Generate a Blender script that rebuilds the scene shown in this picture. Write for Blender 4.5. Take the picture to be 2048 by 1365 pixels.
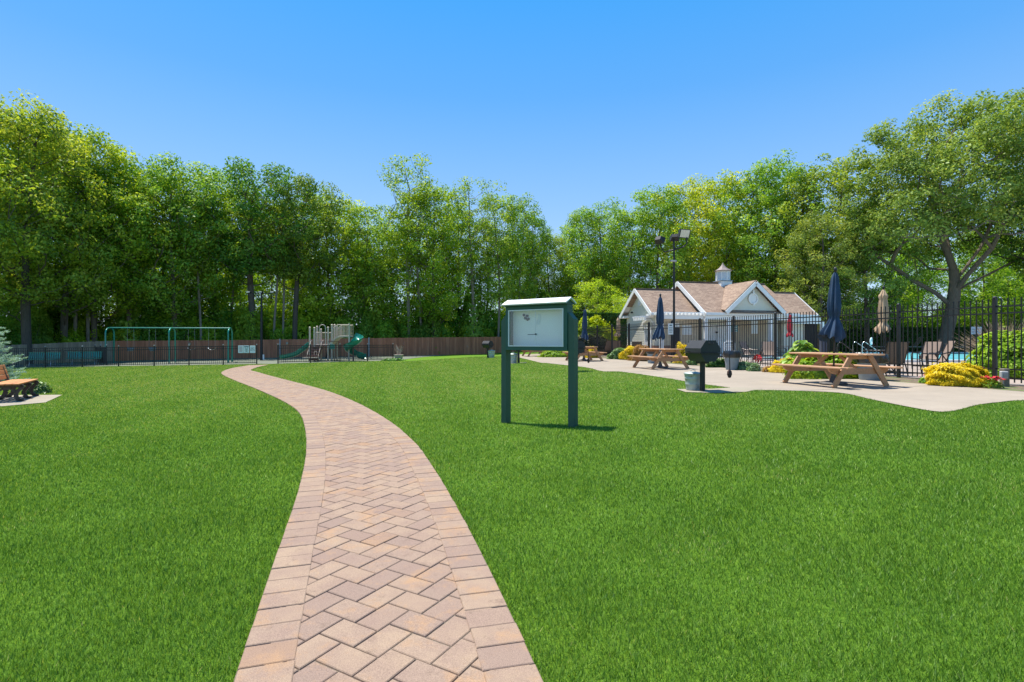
import bpy, math, random
import numpy as np
from mathutils import Vector, Matrix
R = math.radians
PI = math.pi
for o in list(bpy.data.objects): bpy.data.objects.remove(o)
S = bpy.context.scene
C = S.collection

# ---------------------------------------------------------------- camera
CAMH = 1.45
cam_d = bpy.data.cameras.new('camera'); cam = bpy.data.objects.new('camera', cam_d); C.objects.link(cam)
cam.location = (0, 0, CAMH); cam.rotation_euler = (R(90), 0, 0)
FPX = 1052.0
cam_d.lens = FPX/2048*36; cam_d.sensor_width = 36; cam_d.clip_end = 1500; cam_d.clip_start = 0.05
S.camera = cam
# ---------------------------------------------------------------- sky and sun
SUN = Vector((-0.30, 0.24, 1.0)).normalized()
elev = math.asin(SUN.z); az = math.atan2(SUN.x, SUN.y)      # clockwise from +Y
W = bpy.data.worlds.new('World'); S.world = W; W.use_nodes = True
nt = W.node_tree; nt.nodes.clear()
sky = nt.nodes.new('ShaderNodeTexSky'); sky.sky_type = 'NISHITA'; sky.sun_disc = False
sky.sun_elevation = elev; sky.sun_rotation = az
sky.air_density = 1.0; sky.dust_density = 0.35; sky.ozone_density = 2.2; sky.altitude = 0
hs = nt.nodes.new('ShaderNodeHueSaturation'); hs.inputs['Saturation'].default_value = 1.12; hs.inputs['Hue'].default_value = 0.497
bg = nt.nodes.new('ShaderNodeBackground'); bg.inputs[1].default_value = 0.104
wo = nt.nodes.new('ShaderNodeOutputWorld')
nt.links.new(sky.outputs[0], hs.inputs['Color']); 
gi = nt.nodes.new('ShaderNodeNewGeometry'); sx = nt.nodes.new('ShaderNodeSeparateXYZ'); nrm = nt.nodes.new('ShaderNodeVectorMath'); nrm.operation = 'SCALE'; nrm.inputs['Scale'].default_value = -1
nt.links.new(gi.outputs['Incoming'], nrm.inputs[0]); nt.links.new(nrm.outputs[0], sx.inputs[0])
cr = nt.nodes.new('ShaderNodeValToRGB'); nt.links.new(sx.outputs['Z'], cr.inputs[0])
stops = [(0, (.62, .79, .98)), (.12, (.46, .69, .98)), (.25, (.29, .565, .98)), (.33, (.20, .50, .99)), (.42, (.105, .43, .99)), (.55, (.035, .39, 1.0)), (1, (.03, .22, .72))]
while len(cr.color_ramp.elements) < len(stops): cr.color_ramp.elements.new(.5)
for e_, (p_, c_) in zip(cr.color_ramp.elements, stops): e_.position = p_; e_.color = (*c_, 1)
sc5 = nt.nodes.new('ShaderNodeVectorMath'); sc5.operation = 'SCALE'; sc5.inputs['Scale'].default_value = 5.8
nt.links.new(cr.outputs[0], sc5.inputs[0])
mxs = nt.nodes.new('ShaderNodeMix'); mxs.data_type = 'RGBA'; mxs.inputs[0].default_value = .8
nt.links.new(hs.outputs[0], mxs.inputs[6]); nt.links.new(sc5.outputs[0], mxs.inputs[7]); nt.links.new(mxs.outputs[2], bg.inputs[0]); nt.links.new(bg.outputs[0], wo.inputs[0])
sl = bpy.data.lights.new('sun', 'SUN'); sl.energy = 4.7; sl.angle = R(0.55); sl.color = (1, .955, .88)
so = bpy.data.objects.new('sun', sl); C.objects.link(so); so.rotation_euler = SUN.to_track_quat('Z', 'Y').to_euler()
S.view_settings.view_transform = 'Standard'; S.view_settings.look = 'None'
S.view_settings.exposure = 0.80; S.view_settings.gamma = 1.0; S.view_settings.use_curve_mapping = False
S.render.engine = 'CYCLES'
S.cycles.max_bounces = 8; S.cycles.transparent_max_bounces = 8; S.cycles.use_denoising = True
S.cycles.sample_clamp_indirect = 6

# ---------------------------------------------------------------- materials
def sock(n, *names):
    for k in names:
        if k in n.inputs: return n.inputs[k]
def new_mat(name):
    m = bpy.data.materials.new(name); m.use_nodes = True
    t = m.node_tree; t.nodes.clear()
    out = t.nodes.new('ShaderNodeOutputMaterial')
    return m, t, out
def mixc(t, fac, a, b, blend='MIX'):
    n = t.nodes.new('ShaderNodeMix'); n.data_type = 'RGBA'; n.blend_type = blend
    for s, v in ((n.inputs[0], fac), (n.inputs[6], a), (n.inputs[7], b)):
        if isinstance(v, bpy.types.NodeSocket): t.links.new(v, s)
        elif isinstance(v, tuple): s.default_value = (*v[:3], 1)
        else: s.default_value = v
    return n.outputs[2]
def noise(t, scale, detail=4, coord='Object', rough=.6, sc3=None):
    tc = t.nodes.new('ShaderNodeTexCoord'); n = t.nodes.new('ShaderNodeTexNoise')
    n.inputs['Scale'].default_value = scale; n.inputs['Detail'].default_value = detail; n.inputs['Roughness'].default_value = rough
    src = t.nodes.new('ShaderNodeNewGeometry').outputs['Position'] if coord == 'World' else tc.outputs[coord]
    if sc3:
        mp = t.nodes.new('ShaderNodeMapping'); mp.inputs['Scale'].default_value = sc3
        t.links.new(src, mp.inputs[0]); src = mp.outputs[0]
    t.links.new(src, n.inputs['Vector'])
    return n.outputs[0]
def ramp(t, fac, stops):
    r = t.nodes.new('ShaderNodeValToRGB'); t.links.new(fac, r.inputs[0])
    while len(r.color_ramp.elements) < len(stops): r.color_ramp.elements.new(.5)
    for e, (p, c) in zip(r.color_ramp.elements, stops):
        e.position = p; e.color = (*c[:3], 1) if isinstance(c, tuple) else (c, c, c, 1)
    return r.outputs[0]
def attr(t, name):
    a = t.nodes.new('ShaderNodeAttribute'); a.attribute_name = name; return a.outputs['Fac']
def bump(t, h, strength, dist=.01):
    b = t.nodes.new('ShaderNodeBump'); b.inputs['Strength'].default_value = strength; b.inputs['Distance'].default_value = dist
    t.links.new(h, b.inputs['Height']); return b.outputs[0]
def P(name, col, rough=.6, metal=0, var=.12, scale=6, bmp=0, bscale=60, sc3=None, spec=None, wear=None, coat=0):
    m, t, out = new_mat(name)
    p = t.nodes.new('ShaderNodeBsdfPrincipled'); t.links.new(p.outputs[0], out.inputs[0])
    n = noise(t, scale, 5, sc3=sc3)
    a = tuple(c*(1-var) for c in col); b = tuple(min(1, c*(1+var)) for c in col)
    c = ramp(t, n, [(.3, a), (.7, b)])
    if wear:
        wn = noise(t, wear[1], 6)
        f = ramp(t, wn, [(wear[2], 0.0), (wear[2]+.12, 1.0)])
        c = mixc(t, f, c, wear[0])
    t.links.new(c, p.inputs['Base Color'])
    rr = t.nodes.new('ShaderNodeMapRange'); t.links.new(n, rr.inputs[0])
    rr.inputs[3].default_value = max(.03, rough-.08); rr.inputs[4].default_value = min(1, rough+.08)
    t.links.new(rr.outputs[0], p.inputs['Roughness'])
    p.inputs['Metallic'].default_value = metal
    if spec is not None: p.inputs['Specular IOR Level'].default_value = spec
    if coat: p.inputs['Coat Weight'].default_value = coat
    if bmp:
        t.links.new(bump(t, noise(t, bscale, 6, sc3=sc3), bmp), p.inputs['Normal'])
    return m
def leafmat(name, stops, trans=.45, gloss=.12, objvar=.25, patch=None):
    """leaf colour from a per-leaf random attribute, plus a random shift per plant"""
    m, t, out = new_mat(name)
    oi = t.nodes.new('ShaderNodeObjectInfo')
    c = ramp(t, attr(t, 'rnd'), stops)
    h = t.nodes.new('ShaderNodeHueSaturation')
    mr = t.nodes.new('ShaderNodeMapRange'); t.links.new(oi.outputs['Random'], mr.inputs[0])
    mr.inputs[3].default_value = .5+.022*(objvar > 0); mr.inputs[4].default_value = .5-.018*(objvar > 0)
    t.links.new(mr.outputs[0], h.inputs['Hue'])
    mv = t.nodes.new('ShaderNodeMath'); mv.operation = 'MULTIPLY'; t.links.new(oi.outputs['Random'], mv.inputs[0]); mv.inputs[1].default_value = 7.31
    fr = t.nodes.new('ShaderNodeMath'); fr.operation = 'FRACT'; t.links.new(mv.outputs[0], fr.inputs[0])
    mr2 = t.nodes.new('ShaderNodeMapRange'); t.links.new(fr.outputs[0], mr2.inputs[0])
    mr2.inputs[3].default_value = 1.0-objvar*.55; mr2.inputs[4].default_value = 1.0+objvar*1.1
    t.links.new(mr2.outputs[0], h.inputs['Value']); t.links.new(c, h.inputs['Color'])
    col = h.outputs[0]
    if patch:
        pn = noise(t, patch[0], 3, coord='World')
        col = mixc(t, ramp(t, pn, [(.25, 0.0), (.75, 1.0)]), col, mixc(t, 1.0, col, patch[1], 'MULTIPLY'))
    d = t.nodes.new('ShaderNodeBsdfDiffuse'); tr = t.nodes.new('ShaderNodeBsdfTranslucent')
    t.links.new(col, d.inputs[0])
    t.links.new(mixc(t, 1.0, col, (1.3, 1.15, .5), 'MULTIPLY'), tr.inputs[0])
    mx = t.nodes.new('ShaderNodeMixShader'); mx.inputs[0].default_value = trans
    t.links.new(d.outputs[0], mx.inputs[1]); t.links.new(tr.outputs[0], mx.inputs[2])
    res = mx.outputs[0]
    if gloss:
        g = t.nodes.new('ShaderNodeBsdfGlossy'); g.inputs['Roughness'].default_value = .42; g.inputs[0].default_value = (.8, .85, .8, 1)
        m2 = t.nodes.new('ShaderNodeMixShader'); m2.inputs[0].default_value = gloss*.35
        t.links.new(res, m2.inputs[1]); t.links.new(g.outputs[0], m2.inputs[2]); res = m2.outputs[0]
    t.links.new(res, out.inputs[0])
    return m

# ---------------------------------------------------------------- mesh tools
class MB:
    def __init__(s): s.v = []; s.f = []; s.r = []; s.M = None
    def add(s, vs, fs, rnd=None):
        n = len(s.v)
        if s.M is not None: vs = [tuple(s.M @ Vector(p)) for p in vs]
        s.v += [tuple(p) for p in vs]
        rr = random.random() if rnd is None else rnd
        for f in fs: s.f.append(tuple(i+n for i in f)); s.r.append(rr)
        return s
    def box(s, c, d, rot=None, rnd=None, bev=0):
        x, y, z = d[0]/2, d[1]/2, d[2]/2
        b = min(bev, x*.45, y*.45, z*.45)
        if b <= 0:
            vs = [(sx*x, sy*y, sz*z) for sz in (-1, 1) for sy in (-1, 1) for sx in (-1, 1)]
            fs = [(0, 2, 3, 1), (4, 5, 7, 6), (0, 1, 5, 4), (2, 6, 7, 3), (0, 4, 6, 2), (1, 3, 7, 5)]
        else:
            vs = []; idx = {}
            for sx in (-1, 1):
                for sy in (-1, 1):
                    for sz in (-1, 1):
                        for k in range(3):
                            p = [sx*(x-b), sy*(y-b), sz*(z-b)]
                            p[k] = (sx*x, sy*y, sz*z)[k]
                            idx[(sx, sy, sz, k)] = len(vs); vs.append(tuple(p))
            fs = []
            def I(sx, sy, sz, k): return idx[(sx, sy, sz, k)]
            for sg in (-1, 1):
                for k in range(3):
                    a, bb = [i for i in range(3) if i != k]
                    q = []
                    for (u, w) in ((-1, -1), (1, -1), (1, 1), (-1, 1)):
                        t = [0, 0, 0]; t[k] = sg; t[a] = u; t[bb] = w; q.append(I(*t, k))
                    flip = (sg > 0) != (k == 1)
                    fs.append(tuple(q) if flip else tuple(reversed(q)))
            for k in range(3):       # edges along axis k
                a, bb = [i for i in range(3) if i != k]
                for u in (-1, 1):
                    for w in (-1, 1):
                        t0 = [0, 0, 0]; t0[a] = u; t0[bb] = w; t1 = list(t0); t0[k] = -1; t1[k] = 1
                        q = (I(*t0, a), I(*t1, a), I(*t1, bb), I(*t0, bb))
                        flip = (u*w > 0) != (k == 1)
                        fs.append(q if flip else tuple(reversed(q)))
            for sx in (-1, 1):
                for sy in (-1, 1):
                    for sz in (-1, 1):
                        q = (I(sx, sy, sz, 0), I(sx, sy, sz, 1), I(sx, sy, sz, 2))
                        fs.append(q if sx*sy*sz > 0 else tuple(reversed(q)))
        if rot is not None:
            m = rot if isinstance(rot, Matrix) else Matrix.Rotation(rot, 3, 'Z')
            vs = [tuple(m @ Vector(p)) for p in vs]
        vs = [(p[0]+c[0], p[1]+c[1], p[2]+c[2]) for p in vs]
        return s.add(vs, fs, rnd)
    def bar(s, p, q, w, h=None, rnd=None, up=(0, 0, 1), bev=0):
        """rectangular bar from p to q, w across, h in the up direction"""
        h = h or w
        p, q = Vector(p), Vector(q); d = q-p; L = d.length
        y = d.normalized(); u = Vector(up)
        x = y.cross(u)
        if x.length < 1e-4: x = y.cross(Vector((1, 0, 0)))
        x.normalize(); z = x.cross(y)
        m = Matrix((x, y, z)).transposed()
        return s.box((p+q)/2, (w, L, h), m, rnd, bev)
    def tube(s, pts, r, n=8, rnd=None, cap=True):
        pts = [Vector(p) for p in pts]; k = len(pts)
        rs = r if isinstance(r, (list, tuple)) else [r]*k
        vs = []; fs = []; ref = None
        for i, p in enumerate(pts):
            t = (pts[min(i+1, k-1)]-pts[max(i-1, 0)])
            if t.length < 1e-9: t = Vector((0, 0, 1))
            t.normalize()
            if ref is None: ref = t.orthogonal().normalized()
            x = (ref - t*ref.dot(t))
            x = x.normalized() if x.length > 1e-6 else t.orthogonal().normalized()
            ref = x; y = t.cross(x)
            for j in range(n):
                a = 2*PI*j/n; vs.append(tuple(p+(x*math.cos(a)+y*math.sin(a))*rs[i]))
        for i in range(k-1):
            for j in range(n):
                a = i*n+j; b = i*n+(j+1) % n; fs.append((a, b, b+n, a+n))
        if cap: fs.append(tuple(reversed(range(n)))); fs.append(tuple(range((k-1)*n, k*n)))
        return s.add(vs, fs, rnd)
    def lathe(s, prof, n=20, c=(0, 0, 0), rnd=None, wob=None, cap=True):
        vs = []; fs = []
        for i, (r, z) in enumerate(prof):
            for j in range(n):
                a = 2*PI*j/n; rr = r*(wob(i, a) if wob else 1)
                vs.append((c[0]+rr*math.cos(a), c[1]+rr*math.sin(a), c[2]+z))
        for i in range(len(prof)-1):
            for j in range(n):
                a = i*n+j; b = i*n+(j+1) % n; fs.append((a, b, b+n, a+n))
        if cap: fs.append(tuple(reversed(range(n)))); fs.append(tuple(range((len(prof)-1)*n, len(prof)*n)))
        return s.add(vs, fs, rnd)
    def prism(s, poly, z0, z1, rnd=None):
        """polygon in xy extruded in z (counter-clockwise poly)"""
        n = len(poly)
        vs = [(x, y, z0) for x, y in poly]+[(x, y, z1) for x, y in poly]
        fs = [tuple(reversed(range(n))), tuple(range(n, 2*n))]+[(i, (i+1) % n, n+(i+1) % n, n+i) for i in range(n)]
        return s.add(vs, fs, rnd)
    def slab(s, quad, t, rnd=None):
        """flat polygon with thickness t below it"""
        q = [Vector(p) for p in quad]; nrm = (q[1]-q[0]).cross(q[-1]-q[0]).normalized()
        n = len(q); vs = [tuple(p-nrm*t) for p in q]+[tuple(p) for p in q]
        fs = [tuple(reversed(range(n))), tuple(range(n, 2*n))]+[(i, (i+1) % n, n+(i+1) % n, n+i) for i in range(n)]
        return s.add(vs, fs, rnd)
    def build(s, name, mat, parent=None, smooth=False, **kw):
        me = bpy.data.meshes.new(name); me.from_pydata(s.v, [], s.f)
        a = me.attributes.new('rnd', 'FLOAT', 'FACE'); a.data.foreach_set('value', s.r)
        if smooth:
            me.polygons.foreach_set('use_smooth', [True]*len(me.polygons))
            try: me.set_sharp_from_angle(angle=R(38))
            except Exception: pass
        me.materials.append(mat)
        o = bpy.data.objects.new(name, me); C.objects.link(o)
        if parent: o.parent = parent
        return tag(o, **kw)
def tag(o, label=None, cat=None, group=None, kind=None):
    if label: o['label'] = label
    if cat: o['category'] = cat
    if group: o['group'] = group
    if kind: o['kind'] = kind
    return o
def thing(name, label, cat, loc=(0, 0, 0), rz=0, group=None):
    o = bpy.data.objects.new(name, None); C.objects.link(o); o.empty_display_size = .3
    o.location = loc; o.rotation_euler = (0, 0, rz)
    return tag(o, label, cat, group)
def copy_tree(o, parent=None):
    c = o.copy(); C.objects.link(c)
    if parent: c.parent = parent
    for ch in list(o.children): copy_tree(ch, c)
    return c
def place(src, first, loc, rz, label, scale=None, group=None):
    o = src if first else copy_tree(src)
    o.location = loc; o.rotation_euler = (0, 0, rz); o['label'] = label
    if group: o['group'] = group
    if scale: o.scale = scale if isinstance(scale, tuple) else (scale,)*3
    return o
def fast_mesh(name, verts, k, rnd, mat, parent=None, smooth=False):
    """mesh of n separate k-gons; verts is (n*k, 3)"""
    n = len(verts)//k
    me = bpy.data.meshes.new(name)
    me.vertices.add(n*k); me.vertices.foreach_set('co', np.asarray(verts, dtype=np.float32).ravel())
    me.loops.add(n*k); me.loops.foreach_set('vertex_index', np.arange(n*k, dtype=np.int32))
    me.polygons.add(n); me.polygons.foreach_set('loop_start', np.arange(0, n*k, k, dtype=np.int32))
    me.update(calc_edges=True)
    a = me.attributes.new('rnd', 'FLOAT', 'FACE'); a.data.foreach_set('value', np.asarray(rnd, dtype=np.float32))
    me.materials.append(mat)
    o = bpy.data.objects.new(name, me); C.objects.link(o)
    if parent: o.parent = parent
    return o

# ---------------------------------------------------------------- ground shape
FD = Vector((-0.24144, 1, 0)).normalized()      # direction of the pool fence
FA = math.atan2(FD.y, FD.x)-PI/2                # turn about z that lays +y along it
_u = np.arange(-62, 40, .25)
_f = np.interp(_u, [-62, -25, -7, 1.5, 6.5, 14, 400], [-.3, -.17, 0, 0, .35, .42, .42])
_f = np.concatenate([_f[:5], np.convolve(_f, np.ones(11)/11, 'valid'), _f[-5:]])
def gz(x, y):
    u = x+.24144*y
    z = np.interp(u, _u, _f)
    t = np.clip((np.asarray(y)-40)/10, 0, 1); t = t*t*(3-2*t)
    k = np.where((u > 1.5) & (u < 14), 1-.7*t*np.clip((14-u)/4, 0, 1), 1)
    return z*k
def G(px, py, z=0.0):
    """ground point seen at a picture position of the survey sketch, for ground height z"""
    d = FPX*(CAMH-z)/(py-682.0); return ((px-1024)/FPX*d, d)
def X(px, d): return (px-1024)/FPX*d
def gp(x, y, dz=0): return (x, y, float(gz(x, y))+dz)
def in_poly(x, y, poly):
    x = np.asarray(x); y = np.asarray(y); ins = np.zeros(x.shape, bool); n = len(poly); j = n-1
    for i in range(n):
        xi, yi = poly[i]; xj, yj = poly[j]
        c = ((yi > y) != (yj > y)) & (x < (xj-xi)*(y-yi)/(yj-yi+1e-12)+xi)
        ins ^= c; j = i
    return ins
def spline(P_, n=8):
    P_ = [Vector((p[0], p[1])) for p in P_]; out = []
    for i in range(len(P_)-1):
        p0 = P_[max(i-1, 0)]; p1 = P_[i]; p2 = P_[i+1]; p3 = P_[min(i+2, len(P_)-1)]
        for k in range(n):
            t = k/n
            out.append(.5*((2*p1)+(p2-p0)*t+(2*p0-5*p1+4*p2-p3)*t*t+(3*p1-p0-3*p2+p3)*t*t*t))
    out.append(P_[-1]); return out
def resample(pts, step):
    out = [pts[0]]; acc = 0; need = step
    for a, b in zip(pts[:-1], pts[1:]):
        L = (b-a).length
        while acc+L >= need and L > 0:
            out.append(a+(b-a)*((need-acc)/L)); need += step
        acc += L
    return out
def sheet(name, poly, dz, mat, kind='structure', step=None, label=None, cat=None):
    """polygon laid on the terrain dz above it, cut into strips so that it follows the slope"""
    import bmesh
    bm = bmesh.new()
    f = bm.faces.new([bm.verts.new((p[0], p[1], 0)) for p in poly])
    if step:
        xs = [p[0] for p in poly]; ys = [p[1] for p in poly]
        for ax, lo, hi in ((0, min(xs), max(xs)), (1, min(ys), max(ys))):
            q = lo+step
            while q < hi:
                co = (q, 0, 0) if ax == 0 else (0, q, 0); no = (1, 0, 0) if ax == 0 else (0, 1, 0)
                bmesh.ops.bisect_plane(bm, geom=bm.verts[:]+bm.edges[:]+bm.faces[:], plane_co=co, plane_no=no)
                q += step
    for v in bm.verts: v.co.z = float(gz(v.co.x, v.co.y))+dz
    bmesh.ops.recalc_face_normals(bm, faces=bm.faces[:])
    for fc in bm.faces:
        if fc.normal.z < 0: fc.normal_flip()
    me = bpy.data.meshes.new(name); bm.to_mesh(me); bm.free(); me.materials.append(mat)
    o = bpy.data.objects.new(name, me); C.objects.link(o)
    return tag(o, label, cat, None, kind)

# lawn base
m_lawn, t, out = new_mat('lawn_ground')
p = t.nodes.new('ShaderNodeBsdfPrincipled'); t.links.new(p.outputs[0], out.inputs[0]); p.inputs['Roughness'].default_value = .9
p.inputs['Specular IOR Level'].default_value = .1
c = ramp(t, noise(t, 45, 6, coord='World'), [(.25, (.05, .12, .008)), (.5, (.095, .20, .016)), (.75, (.15, .27, .025))])
c2 = mixc(t, ramp(t, noise(t, .6, 3, coord='World'), [(.35, 0.0), (.7, 1.0)]), c, mixc(t, 1.0, c, (1.2, 1.08, .95), 'MULTIPLY'))
t.links.new(c2, p.inputs['Base Color'])
t.links.new(bump(t, noise(t, 90, 4, coord='World'), .8, .03), p.inputs['Normal'])
xs = np.concatenate([np.arange(-400, -60, 34), np.arange(-60, -36, 4), np.arange(-36, 36, .6), np.arange(36, 60, 4), np.arange(60, 401, 34)])
ys = np.concatenate([np.arange(-40, -2, 6), np.arange(-2, 62, .6), np.arange(62, 90, 4), np.arange(90, 800, 71)])
gx, gy = np.meshgrid(xs, ys); gzv = gz(gx, gy)
nx, ny = len(xs), len(ys)
V = np.stack([gx.ravel(), gy.ravel(), gzv.ravel()], 1)
ii = (np.arange(ny-1)[:, None]*nx+np.arange(nx-1)[None, :]).ravel()
F = np.stack([ii, ii+1, ii+1+nx, ii+nx], 1)
me = bpy.data.meshes.new('lawn'); me.from_pydata(V.tolist(), [], F.tolist()); me.materials.append(m_lawn)
o = bpy.data.objects.new('lawn', me); C.objects.link(o); tag(o, kind='structure')

# ---------------------------------------------------------------- brick path
LE = [(-.15, -1.6), (-.49, 0), (-.86, 1.2)]+[G(*q) for q in [(468, 1365), (503, 1262), (540, 1150), (575, 1050), (600, 970), (612, 905), (610, 860), (600, 830), (580, 812), (550, 796), (510, 778), (470, 762), (445, 750)]]+[(-13.55, 24.6), (-14.75, 27.6), (-15.6, 31.2)]
RE = [(1.02, -1.6), (.65, 0), (.37, 1.2)]+[G(*q) for q in [(1083, 1365), (1040, 1272), (1000, 1188), (950, 1085), (905, 1002), (870, 943), (830, 888), (780, 845), (720, 810), (660, 785), (600, 768), (550, 755), (515, 745)]]+[(-12.9, 26.0), (-13.95, 28.9), (-14.7, 31.8)]
LS = spline(LE, 10); RS = spline(RE, 10)
outer = [(p.x, p.y) for p in LS]+[(p.x, p.y) for p in reversed(RS)]
BW = .24; PW = .175
def offs(pts, w):
    out = []
    for i, p in enumerate(pts):
        tt = (pts[min(i+1, len(pts)-1)]-pts[max(i-1, 0)]).normalized(); out.append(p+Vector((tt.y, -tt.x))*w)
    return out
LI = offs(LS, BW); RI = offs(RS, -BW)
inner = [(p.x, p.y) for p in LI]+[(p.x, p.y) for p in reversed(RI)]
m_pav, t, out = new_mat('tan_pavers')
p = t.nodes.new('ShaderNodeBsdfPrincipled'); t.links.new(p.outputs[0], out.inputs[0]); p.inputs['Roughness'].default_value = .85
p.inputs['Specular IOR Level'].default_value = .25
base = ramp(t, attr(t, 'rnd'), [(0, (.24, .168, .128)), (.2, (.285, .20, .143)), (.45, (.32, .226, .152)), (.8, (.295, .205, .142)), (.93, (.245, .17, .13)), (1, (.32, .19, .10))])
blotch = mixc(t, ramp(t, noise(t, 5, 4, coord='World', rough=.7), [(.38, 0.0), (.68, .75)]), base, (.245, .165, .125))
blotch = mixc(t, ramp(t, noise(t, 11, 5, coord='World', rough=.8), [(.57, 0.0), (.72, .6)]), blotch, (.15, .10, .07))
blotch2 = mixc(t, ramp(t, noise(t, 3.1, 5, coord='World', rough=.75), [(.53, 0.0), (.68, .8)]), blotch, (.36, .215, .115))
speck = mixc(t, .55, blotch2, mixc(t, 1.0, blotch2, ramp(t, noise(t, 230, 3, coord='World', rough=.8), [(.3, .35), (.5, 1.0), (.7, 1.75)]), 'MULTIPLY'))
t.links.new(speck, p.inputs['Base Color'])
t.links.new(bump(t, noise(t, 160, 5, coord='World', rough=.8), .45, .004), p.inputs['Normal'])
m_joint = P('sand_joint', (.19, .15, .105), .95, var=.4, scale=30, bmp=.6, bscale=120)
sheet('path_bed', [(p.x, p.y) for p in resample(LS, .3)]+[(p.x, p.y) for p in reversed(resample(RS, .3))], .012, m_joint, step=1.2)
pv = MB()
rp = random.Random(4)
def paver(cs, z0, g=.0028, b=.0055, dz=.0):
    """one paver from its four corners, top ring chamfered"""
    m = len(cs); cx = sum(p[0] for p in cs)/m; cy = sum(p[1] for p in cs)/m
    zc = float(gz(cx, cy))+z0+rp.uniform(-.0022, .0022)
    def ring(k, z):
        r = []
        for i in range(m):
            p = Vector(cs[i]); a = (Vector(cs[i-1])-p).normalized(); c_ = (Vector(cs[(i+1) % m])-p).normalized()
            q = p+(a+c_)*k; r.append((q.x, q.y, z))
        return r
    vs = ring(g, zc-.009)+ring(g+.0015, zc-.0035)+ring(g+b, zc)
    fs = [tuple(range(2*m, 3*m))]
    for k in (0, m):
        for i in range(m): fs.append((k+i, k+(i+1) % m, k+m+(i+1) % m, k+m+i))
    pv.add(vs, fs, rp.random())
PL, PWD = .235, .157
ang = R(60); ca, sa = math.cos(ang), math.sin(ang)
ox, oy = G(756.9, 1323.8)
def W2(x, y): return (ox+x*ca-y*sa, oy+x*sa+y*ca)
cand = []
for i in range(-260, 420):
    for j in range(-150, 150):
        bx, by = i*PWD+j*PL, i*PWD-j*PL
        # H brick and V brick of the 3:2 herringbone
        for (x0, y0, x1, y1) in ((bx, by, bx+PL, by+PWD), (bx+PL, by+PWD-PL, bx+PL+PWD, by+PWD)):
            cand.append((x0, y0, x1, y1))
ca_ = np.array(cand)
def w2(x, y): return ox+x*ca-y*sa, oy+x*sa+y*ca
crn = [w2(ca_[:, a], ca_[:, b]) for a, b in ((0, 1), (2, 1), (2, 3), (0, 3))]
near_y = (crn[0][1] > -1.6) & (crn[0][1] < 33)
ca_ = ca_[near_y]; crn = [w2(ca_[:, a], ca_[:, b]) for a, b in ((0, 1), (2, 1), (2, 3), (0, 3))]
anyin = np.zeros(len(ca_), bool); allout = np.ones(len(ca_), bool)
cxy = w2((ca_[:, 0]+ca_[:, 2])/2, (ca_[:, 1]+ca_[:, 3])/2)
for cx_, cy_ in crn+[cxy]:
    anyin |= in_poly(cx_, cy_, inner); allout &= in_poly(cx_, cy_, outer)
midL = offs(LS, BW*.45); midR = offs(RS, -BW*.45)
mids = [(midL[i], (midL[i+1]-midL[i]).normalized(), 1) for i in range(len(midL)-1)]+[(midR[i], (midR[i+1]-midR[i]).normalized(), -1) for i in range(len(midR)-1)]
mp = np.array([(a.x, a.y) for a, _, _ in mids])
for k in np.nonzero(anyin)[0]:
    poly = [(float(c_[0][k]), float(c_[1][k])) for c_ in crn]
    if not allout[k]:
        cc_ = np.array([sum(p[0] for p in poly)/4, sum(p[1] for p in poly)/4]); a, tdir, sg = mids[int(((mp-cc_)**2).sum(1).argmin())]
        nrm_ = Vector((tdir.y, -tdir.x))*sg; out_ = []
        for i in range(4):
            p, q = Vector(poly[i]), Vector(poly[(i+1) % 4]); dp, dq = (p-a).dot(nrm_), (q-a).dot(nrm_)
            if dp >= 0: out_.append((p.x, p.y))
            if dp*dq < 0: w = p.lerp(q, dp/(dp-dq)); out_.append((w.x, w.y))
        poly = [out_[i] for i in range(len(out_)) if (Vector(out_[i])-Vector(out_[i-1])).length > .012]
        if len(poly) < 3: continue
    paver(poly, .022)
for side, edge, sg in (('L', LS, 1), ('R', RS, -1)):
    st = resample(edge, PW); inn = offs(st, BW*sg)
    for i in range(len(st)-1):
        j = rp.uniform(-.003, .003)
        q = [st[i], st[i+1], inn[i+1], inn[i]]
        if sg > 0: q = list(reversed(q))
        nn = (st[i]-inn[i]).normalized()*j
        paver([tuple(v+nn) for v in q], .0275, g=.003)
pv.build('brick_path', m_pav, kind='structure')

# ---------------------------------------------------------------- concrete patio and pads
def conc(name, col):
    m, t, out = new_mat(name)
    p = t.nodes.new('ShaderNodeBsdfPrincipled'); t.links.new(p.outputs[0], out.inputs[0]); p.inputs['Roughness'].default_value = .85
    p.inputs['Specular IOR Level'].default_value = .2
    c = ramp(t, noise(t, .8, 6, coord='World', rough=.7), [(.3, tuple(x*.86 for x in col)), (.7, tuple(min(1, x*1.08) for x in col))])
    c = mixc(t, ramp(t, noise(t, 4, 6, coord='World', rough=.75), [(.55, 0.0), (.75, .45)]), c, tuple(x*.7 for x in col))
    c = mixc(t, .3, c, mixc(t, 1.0, c, ramp(t, noise(t, 140, 3, coord='World'), [(.3, .6), (.7, 1.4)]), 'MULTIPLY'))
    t.links.new(c, p.inputs['Base Color']); t.links.new(bump(t, noise(t, 120, 5, coord='World'), .3, .004), p.inputs['Normal'])
    return m
m_conc = conc("concrete", (.325, .27, .205)); m_pad = conc('pad_concrete', (.31, .27, .20)); m_deck = conc('pool_deck', (.33, .265, .215))
def bedpt(d, u): return (u-.24144*d, d)
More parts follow.
